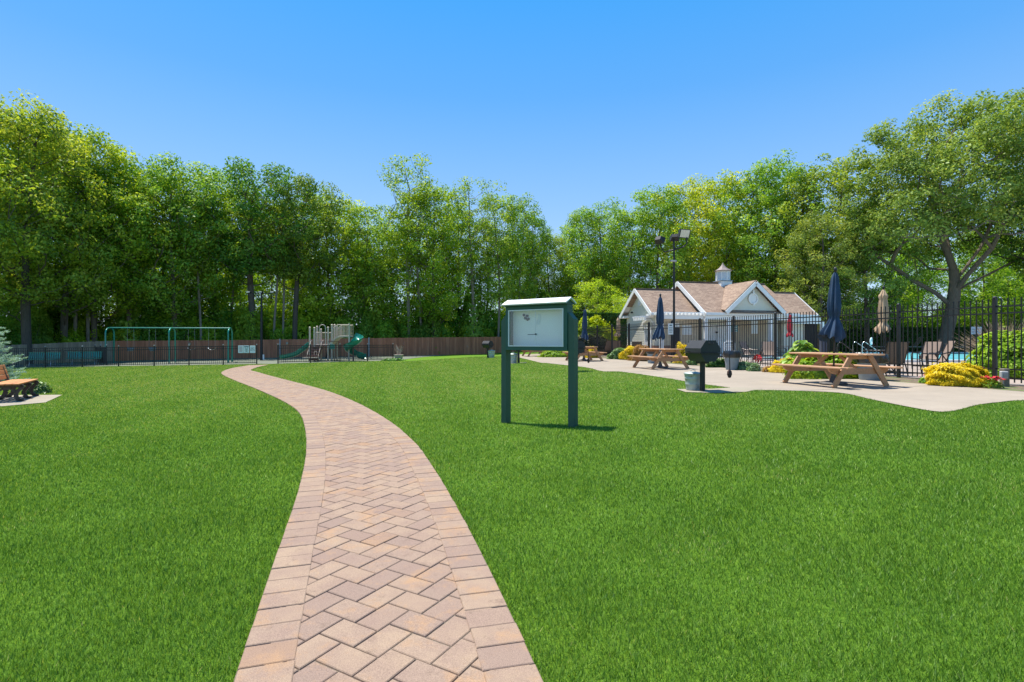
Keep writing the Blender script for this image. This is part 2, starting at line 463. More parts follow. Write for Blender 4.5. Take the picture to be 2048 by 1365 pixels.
front = [(11.6, 8.7), (10.3, 9.1)]+[G(*q, .37) for q in [(2048, 805), (2000, 808), (1960, 812), (1925, 820), (1895, 825), (1860, 823), (1800, 812), (1740, 800), (1690, 789), (1640, 785), (1560, 782), (1500, 781), (1477, 778), (1400, 768), (1320, 755), (1240, 744), (1205, 743), (1176, 736), (1134, 731), (1094, 726.5), (1078, 725), (1040, 716)]]+[(-1.0, 42)]
fr = [tuple(v) for v in spline(front, 4)]
patio_poly = fr+[bedpt(42, 12.85)]+[bedpt(d, 12.85+.1*math.sin(d*1.3)) for d in range(40, 7, -2)]
sheet('patio', patio_poly, .018, m_conc, step=1.5)
m_jt = P('joint_dark', (.13, .11, .09), .95)  # even dark tone for the control joint lines
jt = MB()
for d_ in [9.6, 11.9, 14.2, 16.5, 18.8, 21.1, 23.4, 25.7, 28, 30.3, 32.6, 35]:
    a = Vector((7.5-.24144*d_, d_+1.4)); e_ = Vector((.972, .235)); run = None
    for k in range(0, 60):
        p = a+e_*(k*.1); ok = bool(in_poly(np.array([p.x]), np.array([p.y]), patio_poly)[0]) and p.x+.24144*p.y < 12.7
        if ok:
            q = p+e_*.1; n_ = Vector((-e_.y, e_.x))*.011
            jt.add([gp(p.x-n_.x, p.y-n_.y, .0225), gp(q.x-n_.x, q.y-n_.y, .0225), gp(q.x+n_.x, q.y+n_.y, .0225), gp(p.x+n_.x, p.y+n_.y, .0225)], [(0, 1, 2, 3)])
jt.build('patio_joints', m_jt, kind='structure')
deck_poly = [(14.6-.24144*8, 8), (60, 8), (60, 62), (14.6-.24144*62, 62)]
sheet('pool_deck', deck_poly, .015, m_deck)
pad_b = [(-14.0, 14.2), (-12.1, 14.15), (-10.95, 12.35), (-11.3, 11.65), (-13.4, 11.4)]
sheet('bench_pad', pad_b, .02, m_pad)
grill_spots = [(4.15, 11.46), (2.30, 19.0), (.33, 26.3), (-1.60, 34.7)]
pads = [[(3.75, 11.35), (4.3, 11.0), (4.95, 11.1), (5.6, 11.75), (5.2, 12.15), (4.5, 11.85), (3.75, 12.0)]]
gx_, gy_ = grill_spots[2]
pads.append([(gx_-.75, gy_-.25), (gx_+.4, gy_-.3), (gx_+.4, gy_+.3), (gx_-.7, gy_+.35)])
for k, q in enumerate(pads): sheet('grill_pad', q, .021, m_pad)
m_soil = P('mulch', (.14, .10, .06), .95, var=.5, scale=25, bmp=.7, bscale=60, wear=((.10, .16, .03), 2.2, .5))
sheet('planting_bed', [bedpt(8, 12.8), bedpt(8, 14.65), bedpt(46, 14.65), bedpt(46, 12.8)], .009, m_soil, step=2)
# wide soft ground of the wood, behind the wood fence and past the hedges
m_forest = P('forest_soil', (.06, .055, .028), .95, var=.5, scale=2, bmp=.5, bscale=8)
sheet('forest_floor', [(-300, 0), (-36, 0), (-35, 34), (-32.8, 42.6), (-24, 46.5), (-4, 54), (8, 58), (30, 64), (75, 66), (90, 20), (300, 20), (300, 600), (-300, 600)], .03, m_forest, step=12)
m_play = conc('safety_surface', (.15, .165, .12))
sheet('playground_surface', [(-29.9, 31.2), (-15.1, 33.2), (-8.6, 39.2), (-6.0, 51.8), (-25, 45.5), (-32.0, 41.0), (-34, 35)], .012, m_play, step=2)

# ---------------------------------------------------------------- grass blades
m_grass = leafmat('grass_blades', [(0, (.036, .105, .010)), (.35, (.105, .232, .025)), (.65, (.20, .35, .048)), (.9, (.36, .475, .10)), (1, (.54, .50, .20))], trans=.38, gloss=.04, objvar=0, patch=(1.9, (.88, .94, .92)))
def grass():
    rg = np.random.default_rng(3)
    N = 2600000
    d0, d1 = 1.3, 37.0
    uu = rg.random(N); e = .35
    y = (d0**e+uu*(d1**e-d0**e))**(1/e)
    x = (rg.random(N)*2-1)*(1.3*y+2.6)
    keep = ~in_poly(x, y, outer) & ~in_poly(x, y, patio_poly) & ~in_poly(x, y, pad_b)
    for q in pads: keep &= ~in_poly(x, y, q)
    u = x+.24144*y
    keep &= (u < 12.7) & ~((u < 20) & (y > 31.1+(x+29.9)*.135) & (x < -15)) & ~((x >= -15.1) & (x < -8.2) & (y > 33.2+(x+15.1)*.92))
    x, y = x[keep], y[keep]; n = len(x)
    z = gz(x, y)+.003
    k = np.maximum(1, y/2.6)
    # tufted height and lean
    L = (.020+.014*rg.random(n))*(1+.25*np.sin(x*3.1+1.3*np.sin(y*2.3))*np.sin(y*2.7))*np.clip(k**.12, 1, 1.4)
    w = .0017*k**.80*(.8+.5*rg.random(n))
    a = rg.random(n)*2*PI; lean = .15+.75*rg.random(n)
    la = rg.random(n)*2*PI
    # slight common lean in mowing direction
    lx = np.cos(la)*lean; ly = np.sin(la)*lean+.12
    tip = np.stack([x+lx*L, y+ly*L, z+L*np.sqrt(np.clip(1-(lean*.8)**2, .2, 1))], 1)
    b0 = np.stack([x-np.cos(a)*w, y-np.sin(a)*w, z+0*x], 1); b1 = np.stack([x+np.cos(a)*w, y+np.sin(a)*w, z+0*x], 1)
    V = np.empty((n*3, 3), np.float32); V[0::3] = b0; V[1::3] = b1; V[2::3] = tip
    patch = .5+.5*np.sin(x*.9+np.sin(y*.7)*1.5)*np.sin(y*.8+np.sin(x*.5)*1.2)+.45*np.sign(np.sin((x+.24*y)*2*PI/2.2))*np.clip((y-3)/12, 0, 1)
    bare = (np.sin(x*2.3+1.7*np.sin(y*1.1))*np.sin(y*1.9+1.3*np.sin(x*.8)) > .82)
    r = np.clip(rg.random(n)*.84-.05+.27*np.clip((y-3.5)/12, 0, 1)+patch*.07+(rg.random(n) > .985)*.3+bare*(rg.random(n) > .8)*.3, 0, 1)  # blades paler with distance: brightness of the far lawn put into their colour
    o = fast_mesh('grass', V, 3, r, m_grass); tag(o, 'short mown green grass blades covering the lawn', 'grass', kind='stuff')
grass()

# ================================================================ trees
def bark(name, col):
    return P(name, col, .9, var=.35, scale=3, bmp=.9, bscale=7, sc3=(6, 6, 1.2))
m_bark = bark('bark', (.14, .11, .08)); m_bark2 = bark('pale_bark', (.23, .19, .145)); m_bark3 = bark('dark_bark', (.095, .075, .056))
LEAF = {
 'mid': leafmat('oak_leaves', [(0, (.085, .185, .018)), (.4, (.19, .335, .03)), (.75, (.33, .47, .048)), (1, (.47, .58, .09))], trans=.45, gloss=.05, objvar=.18),
 'dark': leafmat('dark_oak_leaves', [(0, (.06, .15, .022)), (.5, (.13, .26, .034)), (.9, (.23, .37, .055)), (1, (.33, .45, .08))], trans=.42, gloss=.05, objvar=.15),
 'yellow': leafmat('spring_leaves', [(0, (.17, .28, .016)), (.5, (.34, .47, .03)), (.85, (.48, .59, .048)), (1, (.56, .63, .08))], trans=.48, gloss=.04, objvar=.14),
 'grey': leafmat('grey_green_leaves', [(0, (.10, .18, .035)), (.5, (.21, .32, .055)), (.85, (.32, .43, .08)), (1, (.43, .51, .13))], trans=.42, gloss=.04, objvar=.08),
}
LEAF['umid'] = leafmat('brightened_leaves', [(0, (.12, .25, .022)), (.45, (.24, .41, .035)), (.8, (.36, .54, .055)), (1, (.50, .64, .09))], trans=.55, gloss=.03, objvar=.15)  # understory leaf colours raised to stand in for light the canopy blocks
LEAF['udark'] = leafmat('brightened_leaves_deep', [(0, (.09, .21, .025)), (.5, (.17, .33, .04)), (.9, (.28, .45, .06)), (1, (.38, .54, .09))], trans=.55, gloss=.03, objvar=.15)
LEAF['uyellow'] = leafmat('brightened_leaves_pale', [(0, (.22, .36, .022)), (.5, (.38, .54, .035)), (.85, (.50, .64, .05)), (1, (.58, .68, .09))], trans=.55, gloss=.03, objvar=.12)
def leaf_cloud(rg, centers, radii, per, size, flat=.62, crown_c=None, out_bias=.5, aspect=.55, tips=None):
    """many diamond leaves scattered in blobs; returns vertices and a shade number for each leaf"""
    C_ = []; Rn = []; Dn = []
    for (c, r) in zip(centers, radii):
        n = max(6, int(per*(r**2)))
        d = rg.normal(size=(n, 3)); d /= np.linalg.norm(d, axis=1)[:, None]
        rad = r*(.35+.65*rg.random(n)**.45)
        p = d*rad[:, None]; p[:, 2] *= flat
        C_.append(np.asarray(c)+p); Dn.append(d*(rad/r)[:, None])
        Rn.append(np.clip(.5+rg.normal()*.2+rg.normal(size=n)*.2, 0, 1))
    p = np.concatenate(C_); rn = np.concatenate(Rn); n = len(p)
    nr = rg.normal(size=(n, 3))*.62+np.concatenate(Dn)*1.0; nr[:, 2] += .45
    if crown_c is not None:
        o = p-np.asarray(crown_c); o /= (np.linalg.norm(o, axis=1)[:, None]+1e-6); nr += o*out_bias
    nr /= np.linalg.norm(nr, axis=1)[:, None]
    t = rg.normal(size=(n, 3)); t[:, 2] -= .35
    t -= nr*(t*nr).sum(1)[:, None]; t /= np.linalg.norm(t, axis=1)[:, None]
    b = np.cross(nr, t)
    s = size*(.6+.8*rg.random(n))[:, None]
    V = np.empty((n*4, 3), np.float32)
    V[0::4] = p-t*s*.5; V[1::4] = p+b*s*.5*aspect+nr*s*.1; V[2::4] = p+t*s*.5; V[3::4] = p-b*s*.5*aspect+nr*s*.1
    return V, rn
def grow(seed, H, Rc, base=.3, tr=.26, n=100, per=150, leaf=.2, blob=.8, topw=1.15, flat=.7, prof=None, trunk=None, targets=None, taper=.5, cc=None, asym=.18, tip=.022, guides=()):
    """a tree grown toward points scattered through its crown: every point is joined to the nearest
    limb below it, limb girth follows the number of twigs it carries; leaves hang in clumps at the points"""
    rd = random.Random(seed); rg = np.random.default_rng(seed)
    nodes = []; par = []
    wx = rd.uniform(0, 6); wy = rd.uniform(0, 6)
    if trunk is None:
        trunk = [Vector((.025*H*f*math.sin(f*4+wx), .025*H*f*math.sin(f*3.4+wy), f*H*.86-.1)) for f in [i/11 for i in range(12)]]
    for i, p in enumerate(trunk): nodes.append(Vector(p)); par.append(i-1)
    nt_ = len(nodes); gch = []
    for (root, pts) in guides:
        prev = root; ch = [root]
        for p in pts:
            nodes.append(Vector(p)); par.append(prev); prev = len(nodes)-1; ch.append(prev)
        gch.append(ch)
    if targets is None:
        targets = []; lob = [rd.uniform(0, 6.28) for _ in range(4)]
        for k in range(n):
            q = (k+rd.random())/n; th = k*2.399+rd.uniform(-.5, .5)
            pr = max(.12, math.sin(PI*min(1, (.12+.83*q)**topw)))**.62
            rr = Rc*pr*(1+asym*math.sin(th*2+lob[0]+q*3)+asym*.8*math.sin(th*3+lob[1]-q*5))*(rd.random()**.42)
            targets.append(Vector((rr*math.cos(th), rr*math.sin(th), H*(base+(1-base)*q)+rd.gauss(0, .25))))
    ax = lambda p: math.hypot(p.x-np.interp(p.z, [t_.z for t_ in trunk], [t_.x for t_ in trunk]), p.y-np.interp(p.z, [t_.z for t_ in trunk], [t_.y for t_ in trunk]))
    targets = sorted(targets, key=lambda p: ax(p)+rd.uniform(0, .4))
    arr = np.array([tuple(p) for p in nodes]); chains = []; ends = []
    minz = trunk[0].z+.0
    for t_ in targets:
        d = arr-np.array(tuple(t_)); dist = np.sqrt((d**2).sum(1)); hor = np.sqrt((d[:, :2]**2).sum(1))
        cost = dist+2.2*np.maximum(0, d[:, 2]+.45*hor)      # prefer limbs that leave upward
        i = int(cost.argmin()); p0 = nodes[i]; L = (t_-p0).length; m = 3 if L > 1.2 else 2
        prev = i; ch = [i]
        for j in range(1, m+1):
            f = j/m; p = p0.lerp(t_, f)
            if j < m: p += Vector((rd.gauss(0, .05), rd.gauss(0, .05), rd.gauss(.0, .03)))*L+Vector((0, 0, -.07*L*math.sin(PI*f)))
            nodes.append(p); par.append(prev); prev = len(nodes)-1; ch.append(prev)
        arr = np.array([tuple(p) for p in nodes]); chains.append(ch); ends.append(prev)
    cnt = np.zeros(len(nodes))
    for e in ends: cnt[e] += 1
    for i in range(len(nodes)-1, 0, -1):
        if par[i] >= 0: cnt[par[i]] += cnt[i]
    kk = (tr/tip)/max(1, cnt[1])**taper
    R_ = lambda i: tip*(1+(kk-0)*(max(1, cnt[i])**taper) if i < nt_ else max(1, cnt[i])**taper*min(1, kk*1.0+.0))
    mb = MB(); zt_ = trunk[-1].z
    tr_r = [max(tip*1.2, tr*(1.3 if i == 0 else 1)*(max(1, cnt[i])/max(1, cnt[1]))**.55) for i in range(nt_)]
    for i in range(1, nt_): tr_r[i] = min(tr_r[i], tr_r[i-1]*.985)
    mb.tube(trunk, tr_r, 10)
    sc_ = tr/(max(1, cnt[1])**.55)
    for ch in chains+gch:
        rs = [max(tip*.6, sc_*(max(1, cnt[i]))**.55) for i in ch]; rs[0] = min(rs[0], rs[1]*1.15); rs[-1] = min(rs[-1], rs[-2])*.6
        mb.tube([nodes[i] for i in ch], rs, 10 if rs[1] > .2 else 7 if rs[1] > .09 else (5 if rs[1] > .04 else 3), cap=False)
    cen = []; rad = []
    for ch in chains:
        cen.append(tuple(nodes[ch[-1]])); rad.append(blob*rd.uniform(.6, 1.25))
        if rd.random() < .55: cen.append(tuple(nodes[ch[-2]].lerp(nodes[ch[-1]], .4)+Vector((rd.gauss(0, .3), rd.gauss(0, .3), rd.gauss(0, .2))))); rad.append(blob*rd.uniform(.4, .8))
    V, rn = leaf_cloud(rg, cen, rad, per, leaf, flat, crown_c=cc or (0, 0, H*.6), out_bias=.4)
    return mb, V, rn
def tree_proto(name, seed, H, Rc, leafkey, barkm, label, cat='tree', group=None, **kw):
    mb, V, rn = grow(seed, H, Rc, **kw)
    t = thing(name, label, cat, group=group)
    mb.build('trunk', barkm, t, smooth=True)
    fast_mesh('crown', V, 4, rn, LEAF[leafkey], t)
    return t
PT = {}
specs = [   # key, name, H, R, leaf, bark, kwargs  (all drawn 16 m tall, then scaled)
 ('a', 'oak_tree', 16, 4.9, 'mid', m_bark, dict(base=.24, n=180, per=128, leaf=.215, blob=.84, tr=.22)),
 ('b', 'oak_tree', 16, 4.5, 'mid', m_bark, dict(base=.36, n=150, per=128, leaf=.205, blob=.80, tr=.18, topw=1.35)),
 ('c', 'maple_tree', 16, 4.9, 'yellow', m_bark, dict(base=.22, n=180, per=120, leaf=.215, blob=.84, tr=.2)),
 ('d', 'dark_oak_tree', 16, 5.3, 'dark', m_bark3, dict(base=.44, n=165, per=132, leaf=.22, blob=.84, tr=.25, topw=1.7)),
 ('e', 'slender_tree', 16, 3.4, 'mid', m_bark2, dict(base=.34, n=125, per=140, leaf=.2, blob=.76, tr=.14)),
 ('f', 'maple_tree', 16, 4.5, 'yellow', m_bark2, dict(base=.34, n=145, per=125, leaf=.205, blob=.84, tr=.17, topw=1.35)),
 ('g', 'tall_oak_tree', 16, 5.2, 'mid', m_bark3, dict(base=.26, n=215, per=125, leaf=.20, blob=.84, tr=.27)),
 ('l', 'locust_tree', 16, 3.0, 'mid', m_bark2, dict(base=.45, n=85, per=130, leaf=.17, blob=.62, tr=.12, asym=.35)),
 ('t', 'slim_tree', 16, 2.7, 'mid', m_bark2, dict(base=.56, n=75, per=125, leaf=.2, blob=.8, tr=.12)),
 ('u', 'young_tree', 16, 5.0, 'umid', m_bark2, dict(base=.05, n=120, per=52, leaf=.27, blob=1.15, tr=.13)),
 ('v', 'young_tree', 16, 4.8, 'udark', m_bark3, dict(base=.05, n=115, per=52, leaf=.27, blob=1.15, tr=.13)),
 ('w', 'young_tree', 16, 4.8, 'uyellow', m_bark2, dict(base=.08, n=110, per=52, leaf=.27, blob=1.15, tr=.12)),
 ('s', 'grey_leaved_tree', 16, 4.8, 'grey', m_bark3, dict(base=.18, n=165, per=165, leaf=.2, blob=.82, tr=.22)),
]
for i, (k, nm, H, Rc, lk, bk, kw) in enumerate(specs):
    PT[k] = [tree_proto(nm, 20+i*7, H, Rc, lk, bk, 'x', **kw), False]
trn = random.Random(9)
fence_at = lambda px: float(np.interp(px, [0, 210, 470, 950, 1045, 1100], [35, 42, 45.2, 53, 54.5, 55]))
def plant(key, px, top, d, label, wide=1.0, group='trees at the edge of the wood', x=None):
    if 100 < px < 1100 and x is None and d < fence_at(px)+4.5: d = fence_at(px)+2.0
    src, used = PT[key]; xx = X(px, d) if x is None else x
    z0 = float(gz(xx, d))-.05; H = CAMH+(682-top)/FPX*d-z0; sc = H/16.6
    o = place(src, not used, (xx, d, z0), trn.uniform(0, 6.28), label, (sc*wide, sc*wide, sc), group)
    PT[key][1] = True
    return o
front_trees = [
 ('g', -60, 180, 35, 'tall broad oak at the frame edge, towering over the blue spruce', 1.0),
 ('g', 55, 190, 37, 'tallest oak of the wood, its crown rising behind the first green park bench', .9),
 ('a', 128, 235, 39, 'oak whose high crown stands just behind the tallest oak, above the grey fence', 1.0),
 ('c', 190, 272, 42, 'yellow-green maple above the swing set end nearest the grey fence', .95),
 ('b', 262, 318, 46, 'oak over the bucket swings, with a rounded crown top', 1.0),
 ('a', 348, 312, 47, 'oak rising above the middle frame of the swing set', .95),
 ('f', 425, 345, 50, 'light yellow-green maple between the swing set oaks', 1.0),
 ('d', 505, 326, 46, 'dark leaved oak with a spreading high crown behind the lamp pole', 1.05),
 ('d', 590, 352, 50, 'dark oak behind the gate opening, lower than its dark neighbour', .9),
 ('c', 655, 385, 53, 'pale green maple above the climbing frame tower', .95),
 ('b', 728, 402, 54, 'oak with a low crown over the spiral slide', 1.0),
 ('l', 818, 300, 48, 'tall thin locust whose feathery top sticks up above the whole tree line', 1.15),
 ('c', 868, 366, 54, 'yellow-green maple leaning on the tall locust, over the dry urn', .9),
 ('l', 945, 345, 52, 'second thin locust with an open feathery top, above the farthest grill', 1.1),
 ('e', 996, 382, 56, 'narrow tree of a pair just above the notice board roof, nearer the thin locusts', .9),
 ('e', 1042, 384, 57, 'narrow tree of the pair above the notice board, nearer the sky gap', .8),
 ('b', 1098, 462, 60, 'low round oak in the dip of the tree line', .9),
 ('a', 1166, 418, 60, 'oak next to the dip of the tree line, above the slim navy umbrella', .8),
 ('b', 1205, 402, 58, 'oak over the trimmed hedge and the yellow-green shrub', 1.0),
 ('c', 1262, 412, 57, 'bright maple above the gable end of the pool house', .9),
 ('a', 1318, 372, 56, 'oak directly behind the floodlight heads', .9),
 ('f', 1372, 360, 57, 'light green maple just past the floodlight pole', 1.0),
 ('c', 1432, 350, 58, 'yellow-green maple above the roof cupola', 1.0),
 ('b', 1492, 345, 56, 'oak above the front gable of the pool house', 1.0),
 ('a', 1548, 316, 54, 'bushy oak above the red umbrella with a knobbly crown', .95),
 ('a', 1612, 345, 52, 'oak above the roof end of the pool house', .95),
 ('b', 1672, 308, 50, 'oak whose crown touches the grey-green tree, above the tall navy umbrella', 1.05),
 ('s', 1640, 420, 46, 'lower grey-green tree with spreading boughs between the pool house and the huge oak', 1.0),
 ('s', 1735, 395, 47, 'grey-green tree under the huge oak, above the tan umbrella', 1.0),
 ('d', 2085, 330, 44, 'dark tree at the frame edge below the huge oak crown', 1.0),
]
for k, px, top, d, lab, wd in front_trees: plant(k, px, top, d, lab, wd)
# the wood behind: rows of further trees, lower in the picture, mostly hidden
for row, (dd, drop, n) in enumerate(((9, 100, 11), (19, 130, 9))):
    for i in range(n):
        px = -90+(i+.5+trn.uniform(-.3, .3))*(2230/n)
        best = min(front_trees, key=lambda q: abs(q[1]-px))
        d = best[3]+dd+trn.uniform(-2, 3)
        if px > 1700 and row == 0: d += 6
        top = min(560, best[2]+drop+trn.uniform(-20, 60))
        sect = 'playground' if px < 950 else ('notice board' if px < 1240 else 'pool')
        plant(trn.choice('aabbcdef' if px < 1600 else 'abdsse'), px, top, d, 'half hidden tree deep in the wood behind the %s' % sect, 1.1, 'trees deep in the wood behind the '+sect)
# saplings and lower trees filling in just behind the wood fence
for k in range(38):
    px = -80+k*58+trn.uniform(-16, 16); second = k % 2
    base_d = min(front_trees, key=lambda q: abs(q[1]-px))[3]
    d = base_d+(5.5 if second else 1.0)+trn.uniform(-1, 1)
    if px < 1100: d = fence_at(px)+(10.5 if second else 5.6)+trn.uniform(-.6, .8)
    elif px < 1230 or px > 1600: d = max(d, 53)
    top = trn.uniform(400, 470) if second else trn.uniform(485, 570)
    if px > 1640: top += 30
    w = 'above the wood fence' if px < 1100 else ('behind the pool house' if px < 1650 else 'behind the pool')
    key = trn.choice('uuvvw')
    plant(key, px, top, d, '%s young tree filling the lower storey of the wood %s' % ({'u': 'green', 'v': 'dark green', 'w': 'yellow-green'}[key], w), trn.uniform(.9, 1.2) if second else trn.uniform(1.1, 1.45), '%s young trees of the lower storey %s' % ({'u': 'green', 'v': 'dark', 'w': 'yellow-green'}[key], w))

for px in (60, 98, 150, 176, 236, 292, 318, 384, 402, 462, 548, 566, 634, 700, 764, 842, 915, 972, 1066, 1130, 1232):
    best = min(front_trees, key=lambda q: abs(q[1]-px)); d = fence_at(px)+trn.uniform(3.6, 6)
    plant('t', px, best[2]+trn.uniform(25, 70), d, 'slim pale trunked tree with a small high crown standing just behind the wood fence', 1.0, 'slim trees with bare trunks at the edge of the wood')

# ---- the huge oak by the pool
def big_oak():
    rd = random.Random(5)
    t = thing('huge_oak_tree', 'huge spreading oak with a thick forked trunk at the far end of the pool', 'tree', (X(1900, 45), 45, .35), 0, None)
    tg = []
    for k in range(620):
        while True:
            d = Vector((rd.gauss(0, 1), rd.gauss(0, 1), rd.gauss(0, 1))).normalized()
            if d.z > -.55: break
        r = rd.random()**.30
        p = Vector((1.0+d.x*10.2*r, d.y*8.5*r, 13.2+d.z*(8.4 if d.z > 0 else 7.5)*r+rd.gauss(0, .2)))
        if d.x < -.2 and d.z < .1: p.z -= .12*abs(p.x)*.6
        tg.append(p)
    trunk = [Vector(p) for p in ((-.75, 0, -.3), (-.6, 0, .6), (-.35, 0, 1.6), (-.05, 0, 2.8), (.25, .05, 4.0), (.45, .1, 5.2), (.5, .1, 6.2), (.4, .1, 7.2))]
    guides = [(7, [(-.1, .1, 8.6), (-.8, .2, 10.4), (-1.2, .3, 12.6), (-1.8, .2, 15), (-2.0, 0, 17)]), (6, [(1.3, -.1, 7.4), (2.4, -.2, 9.0), (3.4, -.1, 11), (3.8, .1, 13.2), (4.6, .2, 15.4)]),
              (7, [(.5, .8, 9), (.8, 1.6, 11.5), (1, 2, 14)]), (5, [(.6, -1, 6.6), (1.2, -2.6, 8.6), (1.6, -3.6, 11)]), (4, [(-1.2, 0, 5.2), (-3, .2, 6.3), (-5, .1, 7.6), (-7, .2, 9.0)]), (5, [(1.7, .2, 6.0), (3.6, .2, 6.9), (6, .3, 8.1)]), (3, [(-1.5, -.3, 3.6), (-3.2, -.4, 4.3), (-5.2, -.4, 5.4)])]
    mb, V, rn = grow(5, 21, 9, tr=.5, guides=guides, per=125, leaf=.23, blob=.98, trunk=trunk, targets=tg, cc=(1, 0, 11), tip=.02)
    mb.build('trunk', m_bark, t, smooth=True)
    fast_mesh('crown', V, 4, rn, LEAF['grey'], t)
    print('oak', len(rn))
big_oak()

# ================================================================ shrubs
def shrub_mesh(seed, rx, ry, h, n, leaf, lumps=.16, flat=False, aspect=.55, upright=0, z0=.02, p=2.2):
    """leaves on and under the skin of a lumpy mound"""
    rg = np.random.default_rng(seed)
    th = rg.random(n)*2*PI; cz = rg.random(n)**.85
    k = 5; A = rg.normal(size=(k, 3)); ph = rg.random(k)*6
    sxy = np.sqrt(1-cz**2)
    d = np.stack([np.cos(th)*sxy, np.sin(th)*sxy, cz], 1)
    B_ = rg.normal(size=(7, 3)); lump = 1+lumps*np.sin(d@(A.T*2.8)+ph).mean(1)*1.8+lumps*.55*np.sin(d@(B_.T*8)+2).mean(1)*1.9
    rad = lump*(.62+.38*rg.random(n)**.5)*(1+(rg.random(n) > .93)*.09*rg.random(n))
    P_ = d*rad[:, None]*np.array([rx, ry, h])
    P_[:, 2] = np.maximum(P_[:, 2], z0)
    nr = d/np.array([rx, ry, h])*max(rx, h)+rg.normal(size=(n, 3))*.55; nr[:, 2] += .25; nr /= np.linalg.norm(nr, axis=1)[:, None]
    t = rg.normal(size=(n, 3)); t[:, 2] += upright
    t -= nr*(t*nr).sum(1)[:, None]; t /= np.linalg.norm(t, axis=1)[:, None]; b = np.cross(nr, t)
    s = leaf*(.6+.8*rg.random(n))[:, None]
    V = np.empty((n*4, 3), np.float32)
    V[0::4] = P_-t*s*.5; V[1::4] = P_+b*s*.5*aspect+nr*s*.1; V[2::4] = P_+t*s*.5; V[3::4] = P_-b*s*.5*aspect+nr*s*.1
    rn = np.clip(.5+.35*(lump-1)/lumps*.6+rg.normal(size=n)*.2, 0, 1)
    return V, rn
def stems(seed, rx, h, n=9, r=.02):
    rd = random.Random(seed); mb = MB()
    for i in range(n):
        a = rd.uniform(0, 6.28); q = rd.uniform(.3, .85)*rx
        mb.tube([(.1*rx*math.cos(a), .1*rx*math.sin(a), -.03), (q*.5*math.cos(a), q*.5*math.sin(a), h*.4), (q*math.cos(a), q*math.sin(a), h*.8)], [r, r*.8, r*.4], 5)
    return mb
def shrub(name, label, cat, x, y, rx, ry, h, n, leaf, mat, seed=1, group=None, z=None, barkm=None, **kw):
    t = thing(name, label, cat, (x, y, float(gz(x, y)) if z is None else z), 0, group)
    V, rn = shrub_mesh(seed, rx, ry, h, n, leaf, **kw)
    fast_mesh('foliage', V, 4, rn, mat, t); stems(seed, min(rx, ry), h).build('stem', barkm or m_bark, t)
    return t
# bushes along the wood fence, three kinds copied
bushes = [shrub('woodland_shrub', 'x', 'shrub', 0, 0, 2.0, 1.6, 3.2, 5200, .2, LEAF[k], seed=60+i, lumps=.3) for i, k in enumerate(('umid', 'udark', 'uyellow'))]
used = [False]*3; i = 0
fence_at = lambda px: float(np.interp(px, [0, 210, 470, 950, 1045, 1100], [35, 42, 45.2, 53, 54.5, 55]))
for px in range(-30, 1110, 38):
    for back in (2.4, 4.8):
        k = trn.choice([0, 0, 1, 1, 2]); d = fence_at(px)+back+trn.uniform(-.3, .8); pxx = px+trn.uniform(-14, 14)+back*4
        sc = trn.uniform(.65, 1.1)*(1+.55*(back > 3))
        place(bushes[k], not used[k], gp(X(pxx, d), d, -.1), trn.uniform(0, 6.28), 'leafy %s undergrowth shrub behind the wood fence' % ('green', 'dark green', 'yellow-green')[k], (sc, sc, sc*trn.uniform(.8, 1.35)), 'undergrowth shrubs behind the wood fence, '+('green', 'dark', 'yellow-green')[k]); used[k] = True
for px, d, k, sc in [(1245, 50, 0, 1.3), (1660, 53, 1, 1.2), (1700, 54, 0, 1.0), (1745, 54, 1, 1.25), (1790, 54, 1, 1.1), (1835, 55, 0, 1.2), (1880, 54, 1, 1.0), (1930, 54, 0, 1.1), (1975, 53, 1, 1.3), (2020, 52, 0, 1.3), (2060, 51, 1, 1.2), (1720, 58, 0, 1.5), (1810, 59, 1, 1.5), (1900, 59, 0, 1.4), (1990, 58, 1, 1.6)]:
    place(bushes[k], False, gp(X(px, d), d, -.1), trn.uniform(0, 6.28), 'leafy %s shrub of the screen behind the pool' % ('green', 'dark green', 'yellow-green')[k], sc, 'screening shrubs behind the pool, '+('green', 'dark', 'yellow-green')[k])

